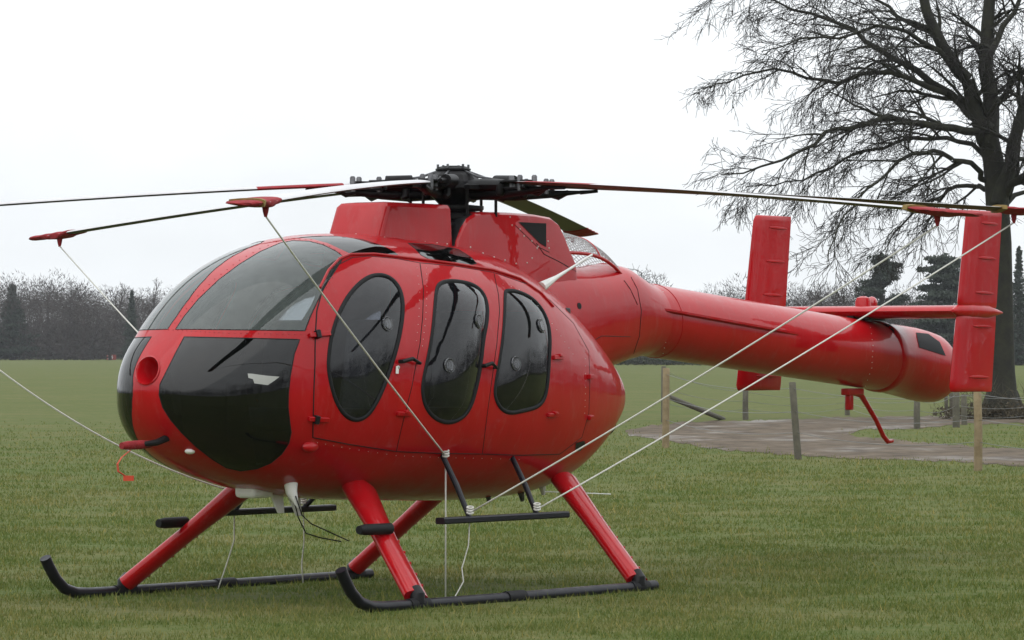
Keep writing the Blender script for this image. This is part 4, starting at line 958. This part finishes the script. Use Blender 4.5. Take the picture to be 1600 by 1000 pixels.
# --- white whip aerials
a = Vector(hp(847, 441, 0.42)); b = Vector(hp(925, 398, 0.42))
la, _ = hit(848, 447)
if la is None: la = a
mb = MB(); t = (b - la); mb.tube([la - t * .03, la + t * .05, la + t * .28, la + t * .5, b], [.035, .030, .014, .009, .007], 10); tag(mb.build('whip_aerial', WHITE, heli), 'white tapered rod aerial')
mb = MB()
def blade_ant(px, py, name, m, size, drop):
    x, _, z = hp(px, py, 0.0); mb = MB(); zt = z + 0.06
    mb.loft([[(x + size * .5, y - .012, zt), (x + size * .5, y + .012, zt), (x - size * .5, y + .012, zt), (x - size * .5, y - .012, zt)] for y in (0,)] + [[(x + size * .12 - drop * .3, -.006, zt - drop), (x + size * .12 - drop * .3, .006, zt - drop), (x - size * .35 - drop * .3, .006, zt - drop), (x - size * .35 - drop * .3, -.006, zt - drop)]])
    mb.build(name, m, heli, bevel=0.004)
blade_ant(430, 782, 'belly_aerial', WHITE, 0.12, 0.14); blade_ant(458, 786, 'belly_aerial', WHITE, 0.11, 0.14)
mb = MB(); x, _, z = hp(397, 774); mb.box((x, 0, z + .03), (0.20, 0.16, 0.09)); mb.build('belly_radome', WHITE, heli, bevel=0.03)
la, n = hit(455, 757); mb = MB(); mb.tube([la + n * -.02, la + n * .02 + Vector((0, 0, -.03)), la + Vector((-.03, .03, -.14))], [.045, .035, .006], 12); mb.build('belly_aerial', WHITE, heli)
for y0, P in ((0.3, [(458, 775), (466, 808), (478, 833), (500, 840), (533, 846)]), (0.35, [(462, 775), (472, 805), (486, 818), (545, 845)])):
    mb = MB(); mb.tube([hp(x, y, y0) for x, y in P], 0.004, 6); mb.build('whip_wire', BLACK, heli)
la, n = hit(850, 762)
for (px, py, s_) in ((845, 766, 0.10), (760, 777, 0.05), (812, 776, 0.05)):
    x, _, z = hp(px, py, 0.2); mb = MB(); mb.tube([(x, .2, z + .08), (x - .03, .2, z - .03)], [.035, .012], 8); mb.build('belly_fitting', METAL if s_ < .1 else WHITE, heli)
x, _, z = hp(880, 772, 0.2); mb = MB(); mb.tube([hp(850, 768, .2), hp(954, 772, .2)], 0.004, 6); mb.build('tail_whip_wire', WHITE, heli)
# pitot tube
la, n = hit(262, 688); e_ = Vector(hp(217, 695, 0.02)); mb = MB(); mb.tube([la - n * .03, la + Vector((0.10, 0, -.012)), e_], [.024, .020, .014], 10); mb.build('pitot_tube', BLACK, heli)
# --- small exhaust / bumper at the pod's tail
pt, n = hit(966, 645)
mb = MB(); x, _, z = hp(955, 655, 0.0); mb.tube([(-1.36, 0, .93), (-1.54, 0, 1.0), (-1.655, 0, 1.03)], [.15, .13, .115], 20); tag(mb.build('tail_exhaust', BLACK, heli, angle=40), 'dark exhaust stub under the pod tail')
patch(C2([(1070, 790), (1102, 782), (1106, 800), (1085, 822), (1068, 818)]), 'drain_opening', BLACK, heli, None, 0.003, 3)

# --- landing gear
HT = 1.17; RS = 0.036
for sg in (1, -1):
    sk = [(2.58, sg * HT, 0.225), (2.553, sg * HT, 0.180), (2.49, sg * HT, 0.096), (2.41, sg * HT, 0.031), (2.31, sg * HT, -0.001), (2.2, sg * HT, -0.010), (1.9, sg * HT, -0.013), (0.9, sg * HT, -0.015), (-0.2, sg * HT, -0.013), (-0.60, sg * HT, -0.010)]
    mb = MB(); mb.tube(sk, [RS * .98] * 10, 16); s_ = mb.build('skid_tube', SKID, heli, angle=50)
    for x in (1.86, -0.42, 0.9):
        mb = MB(); mb.loft([[(x + dx, sg * HT + .041 * math.cos(a) , -.012 + .041 * math.sin(a)) for a in np.linspace(0, 2 * math.pi, 13)[:-1]] for dx in (-.09, .09)]); mb.build('skid_shoe', RUBBER, s_, angle=40)
    for (xf, xt, yt, zt_, w0, w1) in ((1.86, 1.53, .44, .66, 0.079, 0.112), (-0.42, -0.60, .44, .66, 0.080, 0.102)):
        secs = []
        for k in range(9):
            u = k / 8; c = Vector((xf + (xt - xf) * u, sg * (HT - .02 + (yt - HT + .02) * u), 0.035 + (zt_ - 0.035) * u)); wd = w0 + (w1 - w0) * max(0, (u - .55) / .45) * 1.0
            sec_ = []
            ax = Vector((1, 0, 0)); dn = Vector((xt - xf, sg * (yt - HT), zt_ - .035)).normalized(); px_ = (ax - dn * ax.dot(dn)).normalized(); py_ = dn.cross(px_)
            for a in np.linspace(0, 2 * math.pi, 17)[:-1]:
                ca, sa = math.cos(a), math.sin(a)
                sec_.append(c + px_ * (wd * (ca if ca > 0 else ca * 1.35)) + py_ * (wd * .62 * sa * (1 if ca > 0 else (1 - .45 * abs(ca)))))
            secs.append(sec_)
        mb = MB(); mb.loft(secs); leg = mb.build('leg_fairing', RED, heli, angle=50)
        mb = MB(); mb.tube([(xf, sg * HT, .0), (xf, sg * HT, .045), (xf - .01, sg * (HT - .03), .085)], [.046, .046, .036], 12); mb.build('leg_foot', BLACK, leg)
        for k in range(9):     # rivets and scuffed tabs on the trailing edge
            u = .12 + .8 * k / 8; c = Vector((xf + (xt - xf) * u, sg * (HT - .02 + (yt - HT + .02) * u), 0.035 + (zt_ - 0.035) * u)) - px_ * (w0 * 1.33)
            mb = MB(); mb.box(c, (.016, .016, .03)); mb.build('edge_clip', RED, leg, bevel=.003)
    mb = MB(); c = Vector((1.72, sg * .80, .44)); mb.tube([(1.68, sg * .82, .425), (1.90, sg * .80, .425), (1.955, sg * .80, .425)], [.034, .034, .026], 14); mb.build('ground_wheel_peg', RUBBER, heli, angle=50)
    # boarding step
    mb = MB(); mb.loft([[(x, sg * .95 + dy, .463 + dz) for dy, dz in ((-.035, -.012), (-.028, -.02), (.028, -.02), (.035, -.012), (.035, .012), (.028, .02), (-.028, .02), (-.035, .012))] for x in (1.36, .07)]); st = mb.build('boarding_step', SKID, heli, smooth=False)
    for (px_, py_, xb) in ((693, 709, 1.06), (803, 714, .37)):
        top, n = hit(px_, py_); top = Vector((top.x, sg * top.y, top.z)); inn = Vector((n.x, sg * n.y, n.z))
        mb = MB(); mb.tube([top - inn * .03, top + (Vector((xb, sg * .95, .47)) - top) * .5, (xb, sg * .95, .465)], [.017, .019, .016], 10); mb.build('step_strut', SKID, st)

# --- rotor head
mb = MB(); hx = lambda r, z, k=12, o=0: [(r * math.cos(2 * math.pi * i / k + o), r * math.sin(2 * math.pi * i / k + o), z) for i in range(k)]
mb.loft([hx(.09, 2.44), hx(.13, 2.48), hx(.17, 2.52), hx(.19, 2.545), hx(.185, 2.585), hx(.15, 2.63), hx(.10, 2.665), hx(.095, 2.685)]); hub = mb.build('rotor_hub', HUBM, heli, smooth=False)
mb = MB(); mb.loft([hx(.115, 2.662, 20), hx(.115, 2.672, 20), hx(.08, 2.688, 20), hx(.05, 2.692, 20)]); mb.build('hub_cap', HUBM, hub, angle=30)
for a in range(6):
    an = a * math.pi / 3 + .3; mb = MB(); mb.tube([(.10 * math.cos(an), .10 * math.sin(an), 2.66), (.10 * math.cos(an), .10 * math.sin(an), 2.70)], .008, 8); mb.build('hub_bolt', METAL, hub)
mb = MB(); mb.loft([hx(.22, 2.335, 24), hx(.24, 2.345, 24), hx(.24, 2.375, 24), hx(.12, 2.40, 24)]); mb.loft([hx(.19, 2.40, 24), hx(.20, 2.41, 24), hx(.20, 2.43, 24), hx(.10, 2.44, 24)]); mb.build('swashplate', HUBM, heli, angle=40)
AZ = {'F': 12.2, 'E': 73.6, 'D': 133.2, 'A': 194.6, 'C': 253.6, 'B': 313.6}
TZ = {'F': 2.36, 'E': 2.43, 'D': 2.285, 'A': 2.305, 'C': 2.31, 'B': 2.30}
def bdir(k, off=0):
    a = R(AZ[k] + off); d = np.array([math.sin(a), math.cos(a)]); return Vector((float(d @ HN), float(d @ HL), 0))
RT = 4.19; ZR = 2.575
def bpt(k, r):
    d = bdir(k); u = max(0, (r - .3) / (RT - .3)); return d * r + Vector((0, 0, ZR - (ZR - TZ[k]) * u ** 1.3))
BF = foil(8, 0.135)
def bsec(k, r, ch, scale=1.0, pitch=-3.0, grow=0.0):
    d = bdir(k); le = Vector((-d.y, d.x, 0)); c = bpt(k, r); sl = (bpt(k, r + .02) - bpt(k, r - .02)).normalized(); up = sl.cross(le).normalized()
    if up.z < 0: up = -up
    p = R(pitch); e1 = le * math.cos(p) + up * math.sin(p); e2 = up * math.cos(p) - le * math.sin(p)
    return [c + e1 * ((.27 - x) * ch * scale + (grow * (1 if x < .5 else -1))) + e2 * (t * ch * scale + math.copysign(grow, t)) for x, t in BF]
for k in AZ:
    d = bdir(k); le = Vector((-d.y, d.x, 0)); u3 = Vector((0, 0, 1))
    rot = empty('rotor_blade'); rot.parent = heli
    tag(rot, {'A': 'drooping main rotor blade reaching forward past the cabin doors', 'F': 'olive-bellied main rotor blade drooping behind the engine cowl'}.get(k, ''))
    # lofted blade; upper skin grey, root band red, underside olive
    me = MB(); rr = [.60, .66, .74] + list(np.linspace(.85, 4.17, 30)); ss = [bsec(k, r, .10 if r < .62 else (.15 if r < .7 else .19)) for r in rr]; n = len(BF)
    for i in range(len(rr) - 1):
        for j in range(n):
            j2 = (j + 1) % n; top = j < 8
            mi = 2 if (top and .72 < rr[i] < 1.25 and k in 'CDE') else (0 if top else 1)
            if not top and j in (8, 9) and .72 < rr[i] < 1.25 and k in 'CDE': mi = 2
            me.add([ss[i][j], ss[i][j2], ss[i + 1][j2], ss[i + 1][j]], [(0, 1, 2, 3)], mi)
    me.add(ss[0], [tuple(range(n))], 1); me.add(ss[-1], [tuple(range(n))], 1)
    o = me.build('blade_skin', [BL_TOP, BL_BOT, COVER], rot, smooth=False)
    bmx = bmesh.new(); bmx.from_mesh(o.data); bmesh.ops.remove_doubles(bmx, verts=bmx.verts, dist=1e-5); bmesh.ops.recalc_face_normals(bmx, faces=bmx.faces); bmx.to_mesh(o.data); bmx.free()
    o.data.polygons.foreach_set('use_smooth', [True] * len(o.data.polygons)); o.data.set_sharp_from_angle(angle=R(40))
    # pitch housing, root fitting, damper, bolts, pitch link
    z0 = ZR - .02
    mb = MB(); mb.tube([d * .10 + u3 * (z0), d * .30 + u3 * (z0 + .005), d * .46 + u3 * z0], [.055, .062, .05], 12, flat=(0.72, 1.15, (0, 0, 1))); mb.build('pitch_housing', HUBM, rot, angle=45)
    mb = MB(); mb.box(d * .56 + u3 * (z0 + .022), (.24, .085, .014), Matrix.Rotation(math.atan2(d.y, d.x), 3, 'Z')); mb.box(d * .56 + u3 * (z0 - .022), (.24, .085, .014), Matrix.Rotation(math.atan2(d.y, d.x), 3, 'Z')); mb.build('root_fitting', HUBM, rot, smooth=False, bevel=.003)
    mb = MB(); p0 = d * .30 + le * .085 + u3 * (z0 + .03); p1 = d * .58 + le * .075 + u3 * (z0 + .02); mb.tube([p0, p0 + (p1 - p0) * .6], .040, 12); mb.tube([p0 + (p1 - p0) * .6, p1], .015, 8); mb.build('lag_damper', HUBM, rot, angle=45)
    for q, s in ((.50, .02), (.62, -.03), (.68, .04)):
        mb = MB(); c = d * q + le * s + u3 * (z0 + .03); mb.tube([c - u3 * .07, c + u3 * .02, c + u3 * .03], [.018, .018, .011], 8); mb.build('root_bolt', METAL, rot, angle=40)
    mb = MB(); mb.tube([d * .09 + u3 * 2.66, d * .22 + u3 * 2.615, d * .34 + u3 * 2.60], [.008, .008, .006], 6); mb.build('hub_edge_rib', METAL, rot)
    mb = MB(); c = d * .33 + le * .05; mb.tube([c + u3 * 2.535, c + u3 * 2.49, c + d * .03 + u3 * 2.475], [.026, .03, .016], 8); mb.build('strap_bolt', HUBM, rot, angle=40)
    mb = MB(); c = d * .46 - le * .045; mb.tube([c + u3 * 2.56, c + u3 * 2.50, c + u3 * 2.485], [.022, .03, .02], 8); mb.build('hinge_lug', HUBM, rot, angle=40)
    mb = MB(); c = d * .72 + le * .03; mb.tube([c - d * .06 + u3 * 2.515, c + u3 * 2.505, c + d * .07 + u3 * 2.53], [.02, .028, .016], 8); mb.build('tip_weight_arm', HUBM, rot, angle=40)
    c = d * .25 - le * .13; mb = MB(); mb.tube([c + u3 * 2.36, c + u3 * 2.55], .010, 8); mb.ball(c + u3 * 2.55, .018); mb.build('pitch_link', HUBM, rot)
    mb = MB(); mb.box(d * .27 - le * .07 + u3 * (z0 - .01), (.06, .16, .03), Matrix.Rotation(math.atan2(d.y, d.x), 3, 'Z')); mb.build('pitch_horn', HUBM, rot, bevel=.004)
    mb = MB(); c = d * .40 - u3 * .0; mb.tube([d * .16 + u3 * 2.50, d * .42 + u3 * 2.50, d * .66 + u3 * 2.515, d * .86 + u3 * 2.53], [.03, .034, .028, .012], 8, flat=(.9, .8, (0, 0, 1))); mb.build('droop_stop_link', HUBM, rot, angle=45)
    mb = MB(); mb.tube([d * .86 + u3 * 2.528, bpt(k, .98) - u3 * .022], [.014, .010], 6); mb.build('vibration_weight', HUBM, rot)

# rivet rows on the fairings and frames
def rivets(lst, bvh, parent, r=.006):
    mb = MB()
    for x, y in lst:
        loc, n = hit(x, y, bvh)
        if loc: mb.ball(loc, r, 6, 4)
    o = mb.build('rivets', RIVET, parent); o['kind'] = 'stuff'
DOG = bvh_of([o for o in heli.children if o.name == 'mast_fairing'])
rivets(C3([(180, 436), (322, 452), (372, 458), (424, 464), (475, 470), (525, 474), (585, 480), (635, 484)]), DOG, heli)
rivets(C3([(752, 500), (815, 530), (870, 550), (925, 565), (980, 582), (1035, 578), (950, 350), (960, 390), (1000, 410), (1020, 445), (1058, 470), (1090, 497), (1150, 340), (1140, 470), (1145, 505), (920, 600), (960, 640), (1060, 555), (1085, 505)]), CW, heli)
rows = dens([(515, 140), (517, 230), (512, 330), (500, 430)], 22, False) + dens([(480, 140), (490, 230), (487, 320), (478, 410)], 26, False) + dens([(800, 200), (860, 220), (930, 280), (1000, 370), (1060, 460)], 24, False) + dens([(110, 790), (230, 812), (402, 838), (560, 845), (722, 848), (860, 852)], 30, False) + dens([(1105, 450), (1108, 560), (1104, 680)], 24, False)
rivets(C2(rows), None, heli, .0026)
rivets(dens([(1012, 452), (1020, 480), (1022, 515), (1014, 548)], 8, False) + dens([(1036, 456), (1043, 485), (1044, 518), (1036, 552)], 8, False) + dens([(1360, 512), (1364, 540), (1362, 575), (1352, 603)], 8, False), BOOM, heli, .0036)
rv = []
for a, b in (((310, 545), (600, 562)), ((620, 563), (1000, 570))): rv += [(a[0] + (b[0] - a[0]) * t, a[1] + (b[1] - a[1]) * t) for t in np.linspace(0, 1, 14)]
pol = [(385, 515), (470, 410), (580, 300), (700, 208), (800, 152), (880, 118)]
rv += dens(pol, 34, False) + dens([(940, 104), (1050, 108), (1140, 140), (1215, 188)], 26, False) + dens([(1030, 545), (1060, 455), (1110, 365), (1170, 270), (1220, 215)], 28, False)
mb = MB()
for x, y in C1(rv):
    loc, n = hit(x, y)
    if loc: mb.ball(loc, .0036, 6, 4)
o = mb.build('frame_rivets', COVER, heli); o['kind'] = 'stuff'

# ------------------------------------------------------------------ tie-down covers and ropes (things of their own)
CL = {'A': 'red blade tip cover with yellow tape hanging above the windscreen', 'B': 'red blade tip cover on the drooping blade over the far woods beside the nose',
      'C': 'red blade tip cover over the open field ahead of the nose', 'D': 'red blade tip cover above the tailplane, just short of the near tail fin',
      'E': 'red blade tip cover reaching past the near tail fin, in front of the bare tree', 'F': 'red blade tip cover drooping behind the engine cowl and inlet screen'}
anchors = {}
W = lambda p: HMAT @ Vector(p)
for k in AZ:
    c = empty('blade_tip_cover', W(bpt(k, 4.0))); tag(c, CL[k], 'blade cover', 'blade tip covers')
    inv = Matrix.Translation(-c.location)
    mb = MB(); rs = np.linspace(3.79, 4.23, 12); secs = []
    for i, r in enumerate(rs):
        g = .004 + .002 * math.sin(i * 2.1 + ord(k) % 5); 
        if i == len(rs) - 1: secs.append([inv @ W(bpt(k, r) + (p - bpt(k, r)) * .55) for p in bsec(k, r, .19)])
        else: secs.append([inv @ W(p + Vector((0, 0, -.018 * math.exp(-((r - 3.94) / .10) ** 2) if p.z < bpt(k, r).z else 0))) for p in bsec(k, r, .19, 1.0, -3, g)])
    mb.loft(secs); mb.build('cover_sleeve', COVER, c, angle=60)
    for r0 in (() if k in 'FB' else (((3.775, 3.81) if k != 'A' else (4.10, 4.13)),)):
        mb = MB(); mb.loft([[inv @ W(p) for p in bsec(k, r, .19, 1.0, -3, .0125)] for r in r0]); mb.build('tape_band', YELLOW, c, angle=60)
    mb = MB(); p = bpt(k, 3.92) + Vector((0, 0, -.03)); mb.tube([inv @ W(p + Vector((0, 0, .01))), inv @ W(p - Vector((0, 0, .03))), inv @ W(p - Vector((0, 0, .06)))], [.022, .016, .008], 8); mb.build('rope_pocket', COVER, c)
    anchors[k] = W(p - Vector((0, 0, .055)))
def rope(name, pts, label, r=.0054, grp='tie-down ropes'):
    pts = [Vector(p) for p in pts]; base = pts[-1].copy(); mb = MB(); mb.tube([p - base for p in pts], r, 6)
    o = mb.build(name, ROPE, None, angle=0); o.location = base; tag(o, label, 'rope', grp); return o
def span(a, b, sag=.02, n=14):
    a, b = Vector(a), Vector(b); return [a + (b - a) * (i / n) - Vector((0, 0, sag * 4 * (i / n) * (1 - i / n))) for i in range(n + 1)]
def knot(p, parent, n=3, ax=(0, .3, 1)):
    mb = MB()
    for q in range(n):
        c = Vector(p) - parent.location + Vector(ax).normalized() * (.016 * q); ring = [c + Vector((.019 * math.cos(a), .019 * math.sin(a), .006 * math.sin(a))) for a in np.linspace(0, 2 * math.pi, 13)]; mb.tube(ring, .006, 6, cap=False)
    mb.build('knot', ROPE, parent)
sF, nF = hit(693, 709)
topN = W(sF + nF * .02); botF = W((1.06, .95, .505)); botR = W((.37, .95, .505)); fF = W((1.06, -.95, .505)); fR = W((.37, -.95, .505))
r_ = rope('tie_down_rope', span(anchors['A'], topN, .015), 'white rope from the windscreen blade cover down across the crew door window'); knot(topN, r_)
r_ = rope('tie_down_rope', span(anchors['D'], botF, .03), 'long white rope from below the tail fin to the foot of the front step strut'); knot(botF, r_)
r_ = rope('tie_down_rope', span(anchors['E'], botR, .03), 'long white rope crossing the near tail fin, tied to the rear step strut'); knot(botR, r_)
r_ = rope('tie_down_rope', span(anchors['B'], fR, .03), 'white rope slanting down behind the windscreen against the dark woods'); knot(fR, r_)
r_ = rope('tie_down_rope', span(anchors['C'], fF + Vector((0, 0, .09)), .24, 24), 'slack white rope over the grass, passing behind the pitot tube under the nose'); knot(fF + Vector((0, 0, .09)), r_)
gN = gp(693, 932, 0.01)
rope('hanging_rope_end', [topN, topN + (Vector((topN.x, topN.y - .0, -.02)) - topN) * .5, Vector((topN.x, topN.y, -.025))], 'taut white rope hanging straight from the front strut top to the grass', .005)
a = botF; rope('hanging_rope_end', [a, a + Vector((-.01, 0, -.2)), a + Vector((-.05, -.02, -.34)), a + Vector((-.04, -.03, -.42)), a + Vector((-.09, -.04, -.51)), a + Vector((-.12, -.05, -.53))], 'loose curling rope end hanging below the near boarding step', .004)
a = fF; rope('hanging_rope_end', [a, a + Vector((.0, 0, -.22)), a + Vector((-.05, -.01, -.38)), a + Vector((-.10, -.05, -.53))], 'thin rope end trailing from the far boarding step beneath the white belly aerials', .004)
a = fR; rope('hanging_rope_end', [a, a + Vector((.005, 0, -.25)), a + Vector((-.01, -.01, -.40)), a + Vector((0, -.02, -.53))], 'thin rope end hanging straight from the far step beside the near leg', .004)
# pitot cover with its streamer
e_ = W(e_); pc = empty('pitot_cover', e_); tag(pc, 'red cloth pitot tube cover with a dangling streamer under the nose', 'pitot cover')
pd = (HMAT.to_3x3() @ Vector((1, 0, -.02))).normalized()
mb = MB(); mb.tube([-pd * .10, -pd * .02, pd * .10, pd * .15], [.022, .027, .026, .020], 12); mb.build('cover_sleeve', COVER, pc)
mb = MB(); q = [Vector((-.05, -.05, -.03)), Vector((-.10, -.05, -.07)), Vector((-.125, -.06, -.11)), Vector((-.12, -.06, -.155)), Vector((-.075, -.05, -.185))]
mb.loft([[p + Vector((0, .014, 0)), p + Vector((0.012, -.014, 0.002)), p + Vector((0.010, -.014, -.002)), p + Vector((-.002, .014, -.002))] for p in q]); mb.box(q[-1] + Vector((.02, 0, -.01)), (.06, .03, .03)); mb.build('streamer', ORANGE, pc)
